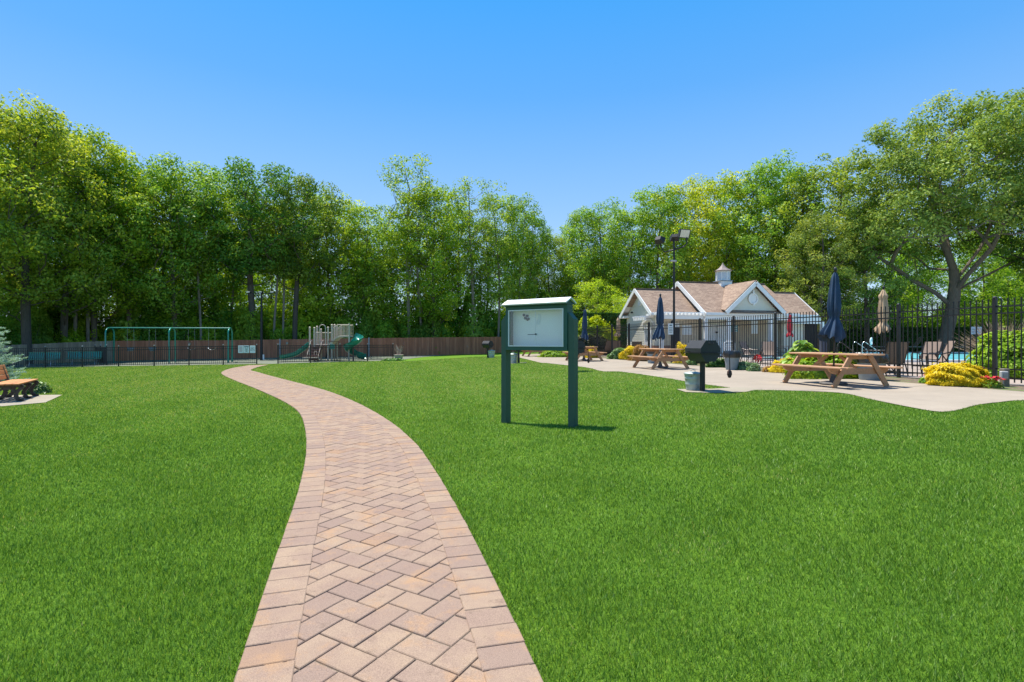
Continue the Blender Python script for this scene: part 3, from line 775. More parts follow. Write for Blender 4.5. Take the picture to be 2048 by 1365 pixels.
# ================================================================ object materials
M = {
 'black': P('black_metal', (.018, .018, .02), .45, .2, var=.25, scale=9),
 'blackp': P('black_paint', (.022, .022, .024), .62, .0, var=.2, scale=5, bmp=.15, bscale=80),
 'cap': P('pale_cap', (.35, .35, .35), .4, .3),
 'green': P('green_paint', (.018, .085, .058), .55, 0, var=.12, scale=4, bmp=.06, bscale=40),
 'green2': P('green_post_paint', (.035, .085, .052), .6, 0, var=.15, scale=3, bmp=.1, bscale=50),
 'pgreen': P('play_green', (.008, .22, .15), .3, 0, var=.08, scale=3, coat=.3),
 'board': P('whiteboard', (.92, .88, .82), .5, 0, var=.04, scale=2),
 'alu': P('white_aluminium', (.72, .72, .70), .45, 0, var=.05, scale=4),
 'white': P('white_paint', (.76, .76, .73), .5, 0, var=.05, scale=4),
 'cream': P('cream_siding', (.66, .64, .53), .65, 0, var=.05, scale=5, sc3=(.6, .6, 4)),
 'tan': P('tan_wall', (.42, .33, .22), .7, 0, var=.1, scale=3),
 'ptan': P('play_tan', (.56, .46, .35), .5, 0, var=.08, scale=4),
 'pbrown': P('play_maroon', (.20, .10, .085), .5, 0, var=.15, scale=6),
 'dark': P('opening_shade', (.02, .02, .02), .9),
 'navy': P('navy_canvas', (.022, .052, .105), .85, 0, var=.25, scale=5, bmp=.25, bscale=140),
 'sand': P('tan_canvas', (.48, .33, .20), .85, 0, var=.15, scale=5, bmp=.2, bscale=140),
 'red': P('red_canvas', (.42, .015, .03), .8, 0, var=.2, scale=5, bmp=.2, bscale=140),
 'grey': P('grey_plastic', (.21, .245, .26), .55, 0, var=.1, scale=5),
 'bag': P('black_bag', (.022, .024, .028), .22, 0, var=.3, scale=20, bmp=.6, bscale=30),
 'galv': P('galvanised_steel', (.42, .46, .42), .5, .3, var=.2, scale=6, wear=((.25, .17, .10), 6, .56)),
 'sling': P('brown_sling', (.23, .165, .125), .8, 0, var=.12, scale=20),
 'frame': P('bronze_frame', (.05, .04, .035), .4, .4),
 'coral': P('pale_water_ring', (.5, .7, .75), .6),
 'chrome': P('steel_rail', (.75, .75, .75), .25, .7),
 'brick': P('brick_base', (.27, .15, .105), .85, var=.35, scale=12),
 'conc2': P('umbrella_base', (.09, .085, .08), .8, var=.3, scale=10, bmp=.4),
 'terr': P('clay_pot', (.42, .33, .25), .85, var=.12),
 'twig': P('dead_twig', (.46, .36, .28), .9, var=.25, scale=20),
 'glass': None,
}
def woodmat(name, col, var=.22, sc3=(26, 1.3, 26), rough=.65):
    m, t, out = new_mat(name)
    p = t.nodes.new('ShaderNodeBsdfPrincipled'); t.links.new(p.outputs[0], out.inputs[0]); p.inputs['Roughness'].default_value = rough
    n = noise(t, 1.0, 6, sc3=sc3, rough=.7)
    g = ramp(t, n, [(.3, tuple(c*(1-var) for c in col)), (.68, tuple(min(1, c*(1+var*.8)) for c in col))])
    b = mixc(t, .5, g, mixc(t, 1.0, g, ramp(t, attr(t, 'rnd'), [(0, .78), (1, 1.25)]), 'MULTIPLY'))
    t.links.new(b, p.inputs['Base Color']); t.links.new(bump(t, n, .35, .003), p.inputs['Normal'])
    return m
M['wood'] = woodmat('picnic_wood', (.46, .25, .125), rough=.5)
M['slat'] = woodmat('bench_slat', (.50, .20, .065))
M['cast'] = P('brown_recycled_plastic', (.055, .038, .03), .5, var=.15)
def board_mat(name, cols):
    m, t, out = new_mat(name)
    p = t.nodes.new('ShaderNodeBsdfPrincipled'); t.links.new(p.outputs[0], out.inputs[0]); p.inputs['Roughness'].default_value = .85
    c = ramp(t, attr(t, 'rnd'), cols)
    st = mixc(t, ramp(t, noise(t, 1.0, 6, sc3=(9, 9, .8), coord='Object'), [(.4, 0.0), (.72, .6)]), c, tuple(x*.5 for x in cols[0][1]))
    st = mixc(t, ramp(t, noise(t, 2.2, 5, coord='Object', rough=.75), [(.62, 0.0), (.72, .35)]), st, (.40, .34, .29))
    t.links.new(st, p.inputs['Base Color']); t.links.new(bump(t, noise(t, 1, 5, sc3=(30, 30, 2)), .4, .004), p.inputs['Normal'])
    return m
M['fence_brown'] = board_mat('red_brown_boards', [(0, (.44, .15, .07)), (.5, (.54, .19, .088)), (1, (.64, .245, .12))])
M['fence_grey'] = board_mat('weathered_boards', [(0, (.33, .235, .155)), (.5, (.41, .295, .195)), (1, (.5, .365, .245))])
def shingle(name, axis):
    m, t, out = new_mat(name)
    p = t.nodes.new('ShaderNodeBsdfPrincipled'); t.links.new(p.outputs[0], out.inputs[0]); p.inputs['Roughness'].default_value = .9
    tc = t.nodes.new('ShaderNodeTexCoord'); s = t.nodes.new('ShaderNodeSeparateXYZ'); cb = t.nodes.new('ShaderNodeCombineXYZ')
    t.links.new(tc.outputs['Object'], s.inputs[0]); t.links.new(s.outputs[axis], cb.inputs[0]); t.links.new(s.outputs[2], cb.inputs[1])
    b = t.nodes.new('ShaderNodeTexBrick'); t.links.new(cb.outputs[0], b.inputs['Vector'])
    b.inputs['Scale'].default_value = 1; b.inputs['Brick Width'].default_value = .28; b.inputs['Row Height'].default_value = .085; b.inputs['Mortar Size'].default_value = .006
    b.inputs['Color1'].default_value = (.235, .155, .105, 1); b.inputs['Color2'].default_value = (.345, .24, .165, 1); b.inputs['Mortar'].default_value = (.12, .08, .06, 1)
    c = mixc(t, .5, b.outputs[0], mixc(t, 1.0, b.outputs[0], ramp(t, noise(t, 9, 5), [(.3, .7), (.7, 1.35)]), 'MULTIPLY'))
    t.links.new(c, p.inputs['Base Color']); t.links.new(bump(t, b.outputs['Fac'], -.5, .02), p.inputs['Normal'])
    return m
M['roof_a'] = shingle('brown_shingles', 0); M['roof_b'] = shingle('brown_shingles_cross', 1)
m_, t, out = new_mat('clear_pane'); M['glass'] = m_
tb = t.nodes.new('ShaderNodeBsdfTransparent'); tb.inputs[0].default_value = (.93, .96, .96, 1); gb = t.nodes.new('ShaderNodeBsdfGlossy'); gb.inputs['Roughness'].default_value = .05
mx = t.nodes.new('ShaderNodeMixShader'); mx.inputs[0].default_value = .07
t.links.new(tb.outputs[0], mx.inputs[1]); t.links.new(gb.outputs[0], mx.inputs[2]); t.links.new(mx.outputs[0], out.inputs[0])
m_, t, out = new_mat('pool_water'); M['water'] = m_
p = t.nodes.new('ShaderNodeBsdfPrincipled'); t.links.new(p.outputs[0], out.inputs[0])
t.links.new(ramp(t, noise(t, .35, 4, coord='World'), [(.3, (.06, .36, .42)), (.7, (.22, .62, .68))]), p.inputs['Base Color'])
p.inputs['Roughness'].default_value = .25; t.links.new(bump(t, noise(t, 3, 4, coord='World'), .25, .05), p.inputs['Normal'])
M['signink'] = P('sign_ink', (.03, .10, .10), .6); M['redink'] = P('red_ink', (.35, .06, .07), .6); M['signw'] = P('sign_face', (.74, .76, .75), .5, var=.04)
M['bulb'] = P('lamp_glass', (.65, .62, .52), .2, 0, var=.1)

def text(s, size, mat, parent, loc, rot=(PI/2, 0, 0), name='lettering', align='CENTER'):
    cu = bpy.data.curves.new(name, 'FONT'); cu.body = s; cu.size = size; cu.extrude = .0015; cu.align_x = align; cu.align_y = 'CENTER'; cu.space_line = .9
    to = bpy.data.objects.new(name, cu); C.objects.link(to)
    dg = bpy.context.evaluated_depsgraph_get(); me = bpy.data.meshes.new_from_object(to.evaluated_get(dg))
    bpy.data.objects.remove(to); bpy.data.curves.remove(cu)
    me.materials.clear(); me.materials.append(mat)
    o = bpy.data.objects.new(name, me); C.objects.link(o); o.parent = parent; o.location = loc; o.rotation_euler = rot
    return o
def sweep(mb, path, prof, up=(0, 0, 1), rnd=.5):
    """sweep an open or closed 2D profile (side, up) along a path, two-sided thin shell"""
    path = [Vector(p) for p in path]; n = len(prof); vs = []; fs = []
    for i, p in enumerate(path):
        t_ = (path[min(i+1, len(path)-1)]-path[max(i-1, 0)]).normalized(); s = t_.cross(Vector(up)).normalized(); u = s.cross(t_)
        for (a, b) in prof: vs.append(tuple(p+s*a+u*b))
    for i in range(len(path)-1):
        for j in range(n-1):
            a = i*n+j; fs.append((a, a+1, a+1+n, a+n))
    mb.add(vs, fs, rnd)

# ================================================================ notice board
def notice_board():
    xl, yl, xr, yr = -.10, 9.0, .955, 8.25
    dx, dy = xr-xl, yr-yl; Wd = math.hypot(dx, dy); rz = math.atan2(dy, dx)
    cx, cy = (xl+xr)/2, (yl+yr)/2; z0 = float(gz(cx, cy))
    t = thing('notice_board', 'green notice board cabinet on two tall posts with a blank grey white panel', 'notice board', (cx, cy, z0), rz)
    zb, zt = 1.295-z0, 2.03-z0; hw = Wd/2-.052
    for s in (-1, 1):
        mb = MB(); x0 = s*(hw+.005); x1 = s*(hw+.105); a, b = sorted((x0, x1)); D = .07; g0 = float(gz(cx+s*hw*dx/Wd, cy+s*hw*dy/Wd))-z0-.1
        hi_in, hi_out = zt-.13, zt-.24
        za, zbb = (hi_out, hi_in) if s < 0 else (hi_in, hi_out)
        vs = [(a, -D, g0), (b, -D, g0), (b, D, g0), (a, D, g0), (a, -D, za), (b, -D, zbb), (b, D, zbb), (a, D, za)]
        mb.add(vs, [(3, 2, 1, 0), (4, 5, 6, 7), (0, 1, 5, 4), (1, 2, 6, 5), (2, 3, 7, 6), (3, 0, 4, 7)])
        mb.build('post', M['green2'], t)
    fr = MB(); T = .065; D = .09
    fr.box((0, 0, zb+T/2), (2*hw, 2*D, T), bev=.004); fr.box((0, 0, zt-T/2), (2*hw, 2*D, T), bev=.004)
    for s in (-1, 1): fr.box((s*(hw-T/2), 0, (zb+zt)/2), (T-.001, 2*D, zt-zb-2*T), bev=.003)
    fr.build('frame', M['green'], t)
    MB().box((0, .055, (zb+zt)/2), (2*hw-2*T, .03, zt-zb-2*T)).build('back_panel', M['board'], t)
    tr = MB(); w = hw-T; tt = .016
    for z in (zb+T+tt/2, zt-T-tt/2): tr.box((0, -D-.004, z), (2*w, .02, tt))
    for s in (-1, 1): tr.box((s*(w-tt/2), -D-.004, (zb+zt)/2), (tt, .02, zt-zb-2*T-2*tt))
    tr.box((.0, -D+.012, (zb+zt)/2), (.006, .006, zt-zb-2*T-2*tt))
    tr.build('pane_trim', M['alu'], t)
    MB().box((0, -D+.004, (zb+zt)/2), (2*w-2*tt, .004, zt-zb-2*T-2*tt)).build('pane', M['glass'], t)
    lk = MB().box((-.06, -D-.012, zb+.26), (.15, .008, .010)).tube([(.02, -D-.02, zb+.265), (.02, -D-.006, zb+.265)], .015, 10); lk.build('latch', P('worn_steel', (.10, .11, .11), .4, .6), t)
    for (x, z) in ((-.30, .59), (-.235, .575), (-.275, .54), (-.23, .515), (-.21, .525)):
        MB().tube([(x, .038, zb+z), (x, .022, zb+z)], .023, 10).build('magnet', M['black'], t)
    pp = MB().add([(-.05, .036, zb+.43), (.0, .036, zb+.42), (.02, .034, zb+.5), (.03, .033, zb+.59), (-.02, .034, zb+.6), (-.02, .033, zb+.52), (-.06, .034, zb+.48)], [tuple(range(7))]); pp.build('paper_scrap', M['signw'], t)
    rf = MB(); o = hw+.025
    E = .17; zr = zt+.115; ze = zt+.03
    rf.slab([(-o, -E, ze), (o, -E, ze), (o-.0, -.0, zr), (-o+.0, 0, zr)], .02); rf.slab([(-o, 0, zr), (o, 0, zr), (o, E, ze), (-o, E, ze)], .02)
    rf.build('roof', M['alu'], t)
    gb_ = MB()
    for s in (-1, 1):
        x = s*(o-.05); vs = [(x-.012, -E+.02, ze-.012), (x-.012, E-.02, ze-.012), (x-.012, 0, zr-.028), (x+.012, -E+.02, ze-.012), (x+.012, E-.02, ze-.012), (x+.012, 0, zr-.028)]
        gb_.add(vs, [(0, 2, 1), (3, 4, 5), (0, 1, 4, 3), (1, 2, 5, 4), (2, 0, 3, 5)])
    gb_.box((0, 0, zt+.008), (2*hw+.02, .3, .016)); gb_.build('gable', M['green'], t)
notice_board()

# ================================================================ picnic tables, umbrellas
def picnic_table():
    t = thing('picnic_table', 'x', 'picnic table', group='wooden picnic tables on the patio')
    L = 2.2; tp = MB()
    for i in range(5):
        x = (i-2)*.148; LL = L-(.14 if abs(i-2) == 2 else 0)
        tp.box((x, 0, .735), (.142, LL, .038), bev=.008)
    tp.build('tabletop', M['wood'], t)
    for s in (-1, 1):
        b = MB()
        for k in (0, 1): b.box((s*(.64+k*.148), 0, .445), (.142, L-(.1 if k else 0), .038), bev=.008)
        b.build('bench', M['wood'], t)
    for y in (-.74, .74):
        q = 1 if y > 0 else -1
        for s in (-1, 1):
            mb = MB(); mb.bar((s*.25, y, .715), (s*.74, y, .0), .045, .12, up=(s*.7, 0, .5), bev=.004)
            mb.build('leg', M['wood'], t)
        c = MB(); yy = y-q*.048
        pts = [(-.84, .425), (-.80, .36), (-.72, .315), (-.62, .29), (.62, .29), (.72, .315), (.80, .36), (.84, .425)]
        n = len(pts); vs = [(a, yy-.022, z) for a, z in pts]+[(a, yy+.022, z) for a, z in pts]
        c.add(vs, [tuple(range(n)), tuple(reversed(range(n, 2*n)))]+[((i+1) % n, i, n+i, n+(i+1) % n) for i in range(n)]); c.build('cross_beam', M['wood'], t)
        MB().box((0, yy, .672), (.66, .042, .085), bev=.004).build('cleat', M['wood'], t)
        MB().bar((0, yy-q*.024, .36), (0, yy-q*.52, .70), .042, .085, bev=.003).build('brace', M['wood'], t)
    return t
pt = picnic_table(); used_pt = False
tables = [((7.70, 12.6), 'largest looking wooden picnic table, beside the tall navy umbrella with a flared skirt'),
          ((5.69, 20.2), 'wooden picnic table between the second grill and the flood light pole'),
          ((3.80, 27.8), 'wooden picnic table partly hidden behind the notice board post and a grill'),
          ((1.62, 36.3), 'farthest wooden picnic table, seen below the notice board cabinet')]
for (xy, lab) in tables:
    place(pt, not used_pt, gp(xy[0], xy[1], .018), FA, lab); used_pt = True
def umbrella(label, x, y, H, zb, mat, kind='umbrella', lean=(0, 0), flare=1.0, z=None, base=True, group=None, seed=1, tie=.33, hood=False):
    rd = random.Random(seed); z0 = (float(gz(x, y))+.018) if z is None else z
    t = thing('closed_umbrella', label, kind, (x, y, z0), rd.uniform(0, 6), group)
    top = H-.12; mb = MB(); n = 48; rows = 22; vs = []; fs = []
    ph = [rd.uniform(0, 6.28) for _ in range(5)]
    for i in range(rows+1):
        f = i/rows; zz = top+(zb-top)*f
        # radius: slim tip, belly, tie, skirt
        r = np.interp(f, [0, .04, .10, .3, .5, 1-tie-.04, 1-tie, 1-tie+.06, .92, 1], [.02, .055, .075, .105, .125, .115, .078, .10, .19*flare, .205*flare])
        if hood and .12 < f < .2: r += .03
        for j in range(n):
            a = 2*PI*j/n
            amp = .13+.14*f
            q = r*(1+amp*math.sin(8*a+ph[0]+f*.8)+.07*math.sin(3*a+ph[1]+f*3)+.05*math.sin(13*a+ph[2]-f*2))
            dz = (.05*math.sin(8*a+ph[0])+.06*math.sin(2*a+ph[3]))*flare if i == rows else 0
            sk = max(0, f-.75)*.28*flare
            vs.append((lean[0]*zz+q*math.cos(a)+sk*math.cos(ph[4]), lean[1]*zz+q*math.sin(a)+sk*math.sin(ph[4]), zz+dz))
    for i in range(rows):
        for j in range(n):
            fs.append((i*n+j, (i+1)*n+j, (i+1)*n+(j+1) % n, i*n+(j+1) % n))
    mb.add(vs, fs); mb.build('canopy', mat, t, smooth=True)
    MB().tube([(0, 0, .0), (lean[0]*.8, lean[1]*.8, .8), (lean[0]*H, lean[1]*H, H-.03)], .021, 10).build('pole', M['frame'], t, smooth=True)
    MB().lathe([(.012, H-.13), (.035, H-.10), (.04, H-.06), (.03, H-.02), (.008, H)], 12, c=(lean[0]*H, lean[1]*H, 0)).build('finial', M['black'], t, smooth=True)
    if base: MB().lathe([(.29, 0), (.30, .03), (.27, .06), (.09, .085), (.05, .2), (.04, .42), (.03, .45)], 28).build('base', M['conc2'], t, smooth=True)
    return t
umbrella('tallest closed navy umbrella, with a wide flared skirt, through the largest looking picnic table', 7.70, 12.6, 2.80, 1.12, M['navy'], lean=(-.035, .0), flare=1.15, seed=3, group='closed navy umbrellas over the picnic tables')
umbrella('closed navy umbrella with a ruffled hem standing in front of the pool house roof', 5.69, 20.2, 2.86, 1.15, M['navy'], lean=(-.03, 0), flare=.95, seed=8, group='closed navy umbrellas over the picnic tables')
umbrella('slim closed navy umbrella beside the notice board, in front of the yellow-green shrub', 3.80, 27.8, 2.85, 1.15, M['navy'], lean=(-.02, 0), flare=.8, seed=12, group='closed navy umbrellas over the picnic tables')
umbrella('closed tan umbrella rising behind the pool fence beside the brown patio chairs', X(1767, 17), 17, 2.80, 1.32, M['sand'], flare=.95, seed=5, hood=True, tie=.24)
umbrella('small closed tan umbrella at the corner of the pool house', X(1236, 35.5), 35.5, 2.72, 1.35, M['sand'], flare=.95, seed=6, hood=True, tie=.24, lean=(.03, 0))
umbrella('closed red umbrella in front of the pool house wall', X(1580, 30.5), 30.5, 2.68, 1.3, M['red'], flare=.75, seed=7, tie=.2)

# ================================================================ park grills, cans
def grill():
    t = thing('park_grill', 'x', 'grill', group='black covered park grills along the lawn edge')
    def prof(pts, y0, y1, mat, name, bev=0):
        mb = MB(); n = len(pts); vs = [(a, y0, z) for a, z in pts]+[(a, y1, z) for a, z in pts]
        mb.add(vs, [tuple(range(n)), tuple(reversed(range(n, 2*n)))]+[((i+1) % n, i, n+i, n+(i+1) % n) for i in range(n)]); return mb.build(name, mat, t)
    prof([(-.24, .862), (.24, .862), (.24, .95), (.115, 1.12), (-.115, 1.12), (-.24, .95)], -.30, .30, M['blackp'], 'lid')
    prof([(-.12, .665), (.12, .665), (.235, .835), (-.235, .835)], -.295, .295, M['blackp'], 'fire_pan')
    MB().box((0, 0, .848), (.52, .64, .02)).build('rim', M['black'], t)
    MB().tube([(-.06, -.305, 1.07), (-.045, -.335, 1.055), (.045, -.335, 1.055), (.06, -.305, 1.07)], .009, 6).build('lid_handle', M['black'], t)
    MB().box((0, 0, .64), (.2, .2, .05)).build('bracket', M['black'], t)
    MB().box((0, 0, .31), (.085, .085, .66), bev=.006).build('post', M['black'], t)
    h = MB().tube([(-.25, .1, .88), (-.33, .1, .88), (-.35, .1, .82), (-.33, .1, .78), (-.25, .1, .79)], .01, 6); h.build('side_handle', M['black'], t)
    return t
gr = grill()
gl = ['black park grill on its own concrete pad next to the largest looking picnic table', 'black park grill just behind the near notice board post', 'black park grill whose post shows below the notice board cabinet', 'farthest black park grill, standing alone by the wood fence']
for i, (x, y) in enumerate(grill_spots): place(gr, i == 0, gp(x, y, .0), FA+(.0, .1, .3, .6)[i], gl[i])
def hanging_tool(x, y, z, label):
    t = thing('grill_tool', label, 'grill brush', (x, y, z), .2, 'brushes hanging from the grills')
    MB().tube([(0, 0, 0), (.008, 0, -.34)], [.008, .012], 8).build('handle', M['black'], t)
    MB().lathe([(.012, -.33), (.045, -.37), (.052, -.43), (.03, -.5), (.01, -.51)], 10, wob=lambda i, a: 1 if abs(math.cos(a)) > .5 else .5).build('head', P('burnt_bristles', (.07, .035, .03), .9, var=.5, scale=40, bmp=.8), t)
hanging_tool(4.66, 11.27, 1.17, 'long handled dark brush hanging from the side of the grill on the pad')
hanging_tool(2.74, 18.85, 1.17, 'dark brush hanging from the grill behind the notice board post')
def ash_can():
    t = thing('ash_can', 'x', 'metal bin', group='galvanised ash cans beside the grills')
    MB().lathe([(.145, 0), (.15, .015), (.15, .03), (.162, .12), (.168, .13), (.165, .14), (.175, .25), (.181, .26), (.177, .27), (.185, .345), (.19, .352), (.186, .36)], 28).build('body', M['galv'], t, smooth=True)
    MB().lathe([(.196, .345), (.198, .368), (.17, .385), (.08, .405), (.0, .408)], 28, cap=False).build('lid', M['galv'], t, smooth=True)
    MB().tube([(-.05, 0, .40), (-.045, 0, .435), (0, 0, .448), (.045, 0, .435), (.05, 0, .40)], .009, 8).build('handle', M['galv'], t, smooth=True)
    return t
ac = ash_can()
for i, (px, d, lab) in enumerate([(1386, 11.72, 'galvanised ash can with a domed lid on the concrete pad, beside the grill post'), (1026, 26.5, 'galvanised ash can beside the grill seen below the notice board'), (983, 34.6, 'galvanised ash can beside the farthest grill')]):
    place(ac, i == 0, gp(X(px, d), d, .021 if i == 0 else 0), .4*i, lab, (1, 1.25, 1.25)[i])
def trash():
    t = thing('trash_can', 'x', 'trash can', group='grey trash cans with black liners')
    MB().lathe([(.205, 0), (.21, .02), (.255, .5), (.262, .6), (.27, .61), (.27, .64), (.24, .64)], 28).build('body', M['grey'], t, smooth=True)
    rd = random.Random(3); ph = [rd.uniform(0, 6) for _ in range(6)]
    w = lambda i, a: 1+(.05 if 0 < i < 5 else .015)*math.sin(9*a+ph[i % 6])+.035*math.sin(4*a+ph[(i+2) % 6])
    MB().lathe([(.268, .44), (.292, .47), (.305, .55), (.30, .62), (.285, .668), (.25, .675), (.2, .63), (.19, .5)], 40, wob=w, cap=False).build('liner', M['bag'], t, smooth=True)
    return t
tc_ = trash()
for i, (px, d, lab, s) in enumerate([(1464, 18.8, 'grey trash can with a black liner standing clear on the patio edge past the grill', 1), (1742, 13.9, 'wider grey trash can with a bulging black liner behind the largest looking picnic table', (1.28, 1.28, 1.02)), (1305, 24.3, 'grey trash can half hidden behind the second picnic table', 1)]):
    place(tc_, i == 0, gp(X(px, d), d, .018), 1.3*i, lab, s)

# ================================================================ black fences
def fence_run(name, label, cat, pts, H, rails, pick, picket_top, post_w, mat, capm=None, group=None, first_post=True, low=.08, pw=.019, z0=None):
    base = pts[0]; bz = [float(gz(*p)) if z0 is None else z0 for p in pts]
    t = thing(name, label, cat, (base[0], base[1], bz[0]), 0, group)
    for i, p in enumerate(pts):
        if i == 0 and not first_post: continue
        o = MB().box((p[0]-base[0], p[1]-base[1], bz[i]-bz[0]+H/2-.1), (post_w, post_w, H+.2), rot=math.atan2(pts[-1][1]-pts[0][1], pts[-1][0]-pts[0][0]), bev=.004).build('post', mat, t)
        MB().lathe([(post_w*.62, H-.0), (post_w*.62, H+.02), (post_w*.45, H+.035), (.004, H+.05)] if capm is None else [(.01, H), (.03, H+.02), (.038, H+.045), (.03, H+.07), (.004, H+.08)], 12, c=(p[0]-base[0], p[1]-base[1], bz[i]-bz[0])).build('cap', capm or mat, o)
    for i in range(len(pts)-1):
        a = Vector((*pts[i], bz[i])); b = Vector((*pts[i+1], bz[i+1])); o_ = Vector((base[0], base[1], bz[0])); mb = MB()
        for r in rails: mb.bar(a-o_+Vector((0, 0, r)), b-o_+Vector((0, 0, r)), .026, .034)
        n = max(1, int(round((b-a).length/pick)))
        for k in range(1, n):
            p = a.lerp(b, k/n)-o_; mb.box((p.x, p.y, p.z+(picket_top+low)/2), (pw, pw, picket_top-low))
            if picket_top > rails[0]+.05: mb.box((p.x, p.y, p.z+picket_top+.012), (pw*1.35, pw*1.35, .022))
        mb.build('panel', mat, t)
    return t
pool_posts = []
for k in range(-4, 13):
    d = 14.70+2.32*k; pool_posts.append((14.354-.24144*d, d))
fence_run('pool_fence', 'long tall black metal picket fence along the patio and around the pool', 'fence', pool_posts, 2.04, [1.84, 1.68, .38, .17], .134, 2.0, .075, M['black'])
zl = 0
def on_line(a, b, n): return [(a[0]+(b[0]-a[0])*i/n, a[1]+(b[1]-a[1])*i/n) for i in range(n+1)]
pf_l = on_line((X(15, 30.5), 30.5), (X(513.5, 32.7), 32.7), 7)
pf_r = on_line((X(556, 33.2), 33.2), (X(786, 38.9), 38.9), 4)
fence_run('playground_fence', 'low black picket fence in front of the swings, carrying three white signs', 'fence', pf_l, 1.2, [1.15, 1.0, .12], .115, 1.14, .06, M['black'], M['cap'], 'low black playground fences')
fence_run('playground_fence', 'low black picket fence in front of the climbing frame and spiral slide', 'fence', pf_r, 1.2, [1.15, 1.0, .12], .115, 1.14, .06, M['black'], M['cap'], 'low black playground fences')
# side return of the playground fence behind the green benches
fence_run('playground_fence', 'low black picket fence running back towards the grey boards behind the green benches', 'fence', on_line((X(213, 33.5), 33.5), (X(190, 38), 38), 2), 1.25, [1.15, 1.0, .12], .115, 1.14, .06, M['black'], M['cap'], 'low black playground fences')

# ================================================================ wood fences
def wood_fence(name, label, pts, tops, mat, boards=.14, bits=()):
    base = pts[0]; bz = float(gz(*base)); t = thing(name, label, 'wood fence', (base[0], base[1], bz))
    rd = random.Random(len(pts))
    for i in range(len(pts)-1):
        a = Vector(pts[i]); b = Vector(pts[i+1]); L = (b-a).length; n = int(L/boards); mb = MB(); dr = (b-a)/L; rot = math.atan2(dr.y, dr.x)
        for k in range(n):
            f = (k+.5)/n; p = a+(b-a)*f; g = float(gz(p.x, p.y))-.08; top = tops[i]+(tops[i+1]-tops[i])*f+rd.gauss(0, .008)
            mb.box((p.x-base[0], p.y-base[1]+rd.uniform(-.006, .006), (g+top)/2-bz), (L/n*.96, .022, top-g), rot)
        mb.build('panel', mat, t)
        p = a; g = float(gz(p.x, p.y)); MB().box((p.x-base[0], p.y-base[1]+.07, (g+tops[i])/2-bz), (.1, .1, tops[i]-g), rot).build('post', mat, t)
    return t
def fence_pts(px0, px1, n):
    q = [px0+(px1-px0)*i/n for i in range(n+1)]; return [(X(p, fence_at(p)), fence_at(p)) for p in q]
wt = lambda px: float(np.interp(px, [0, 47, 210, 470, 780, 950, 1050], [1.15, 1.2, 1.46, 1.52, 1.75, 1.85, 1.9]))
q = [(-60, 0), (225, 0)]
gpts = fence_pts(-40, 226, 5); wood_fence('weathered_board_fence', 'greyish weathered board fence behind the two green benches', gpts, [wt(-40+266*i/5) for i in range(6)], M['fence_grey'])
bpts = fence_pts(229, 1048, 14); bf = wood_fence('brown_board_fence', 'long red-brown board fence running behind the playground to the notice board', bpts, [wt(229+819*i/14)-.0 for i in range(15)], M['fence_brown'])
for px in (560, 738):
    d = fence_at(px)-.12; g = float(gz(X(px, d), d)); o = MB().box((X(px, d)-bpts[0][0], d-bpts[0][1], (g+wt(px)+.06)/2-float(gz(*bpts[0]))), (.11, .11, wt(px)+.06-g)).build('metal_post', M['cap'], bf)
for px, py, s in ((379, 688, 1), (574, 686.5, 1.1)):
    d = fence_at(px)-.1; t_ = MB().box((0, 0, 0), (.16*s, .02, .19*s), bev=.004).build('small_plaque', P('tan_plaque', (.45, .38, .26), .7), None, label='small tan plaque fixed to the brown boards %s' % ('behind the swings' if px < 400 else 'near the gate opening'), cat='plaque', group='tan plaques on the brown fence'); t_.location = (X(px, d), d, CAMH-(py-682)/FPX*d)

# ================================================================ playground
def px3(px, py, d): return Vector((X(px, d), d, CAMH-(py-682)/FPX*d))
def swings():
    z0 = float(gz(-23, 35.8)); base = Vector((-23.4, 36.2, z0))
    t = thing('swing_set', 'tall green metal swing set with two bays', 'swing set', base)
    F = [(-27.05, 35.0), (-23.15, 35.5), (-19.42, 36.0)]; off = Vector((-.45, 1.35, 0)); H = 2.42
    tops = []
    for (x, y) in F:
        f = Vector((x, y, z0))-base; b = f+off; m = (f+b)/2; g = float(gz(x, y))-z0
        mb = MB(); pts = [f+Vector((0, 0, g-.05)), f+Vector((0, 0, H-.35))]
        n = 8
        for i in range(n+1):
            a = PI*i/n; p = m+(f-m)*math.cos(a); p.z = H-.35+.35*math.sin(a); pts.append(p)
        pts += [b+Vector((0, 0, g-.05))]
        mb.tube(pts, .048, 10); mb.build('end_frame', M['pgreen'], t, smooth=True); tops.append(m+Vector((0, 0, H)))
    for a, b in zip(tops[:-1], tops[1:]):
        MB().tube([a, b], .042, 10).build('top_beam', M['pgreen'], t, smooth=True)
    for i in range(2):
        a, b = tops[i], tops[i+1]
        for f in (.33, .68):
            p = a.lerp(b, f); dr = (b-a).normalized(); zs = .95
            s = MB()
            for q in (-.22, .22):
                s.tube([p+dr*q*.9, p+dr*q+Vector((0, 0, zs-H+.12))], .006, 5)
            c = s.build('chain', M['cap'], t)
            sm = MB()
            if i == 0:
                sm.lathe([(.10, -.02), (.16, .0), (.2, .12), (.205, .24), (.19, .245), (.185, .13), (.13, .03)], 16, c=tuple(p+Vector((0, 0, zs-H-.1))), wob=lambda i_, a_: 1.15-.25*abs(math.sin(a_))); sm.build('bucket_seat', P('blue_grey_rubber', (.10, .14, .17), .6), t, smooth=True)
            else:
                pts = [p+dr*(.24*math.cos(PI*k/8))+Vector((0, 0, zs-H+.1-.14*math.sin(PI*k/8))) for k in range(9)]
                sweep(sm, pts, [(-.07, 0), (.07, 0)]); sweep(sm, [q_+Vector((0, 0, .012)) for q_ in pts], [(.07, 0), (-.07, 0)])
                sm.build('belt_seat', M['white'] if f > .5 else M['cap'], t, smooth=True)
swings()
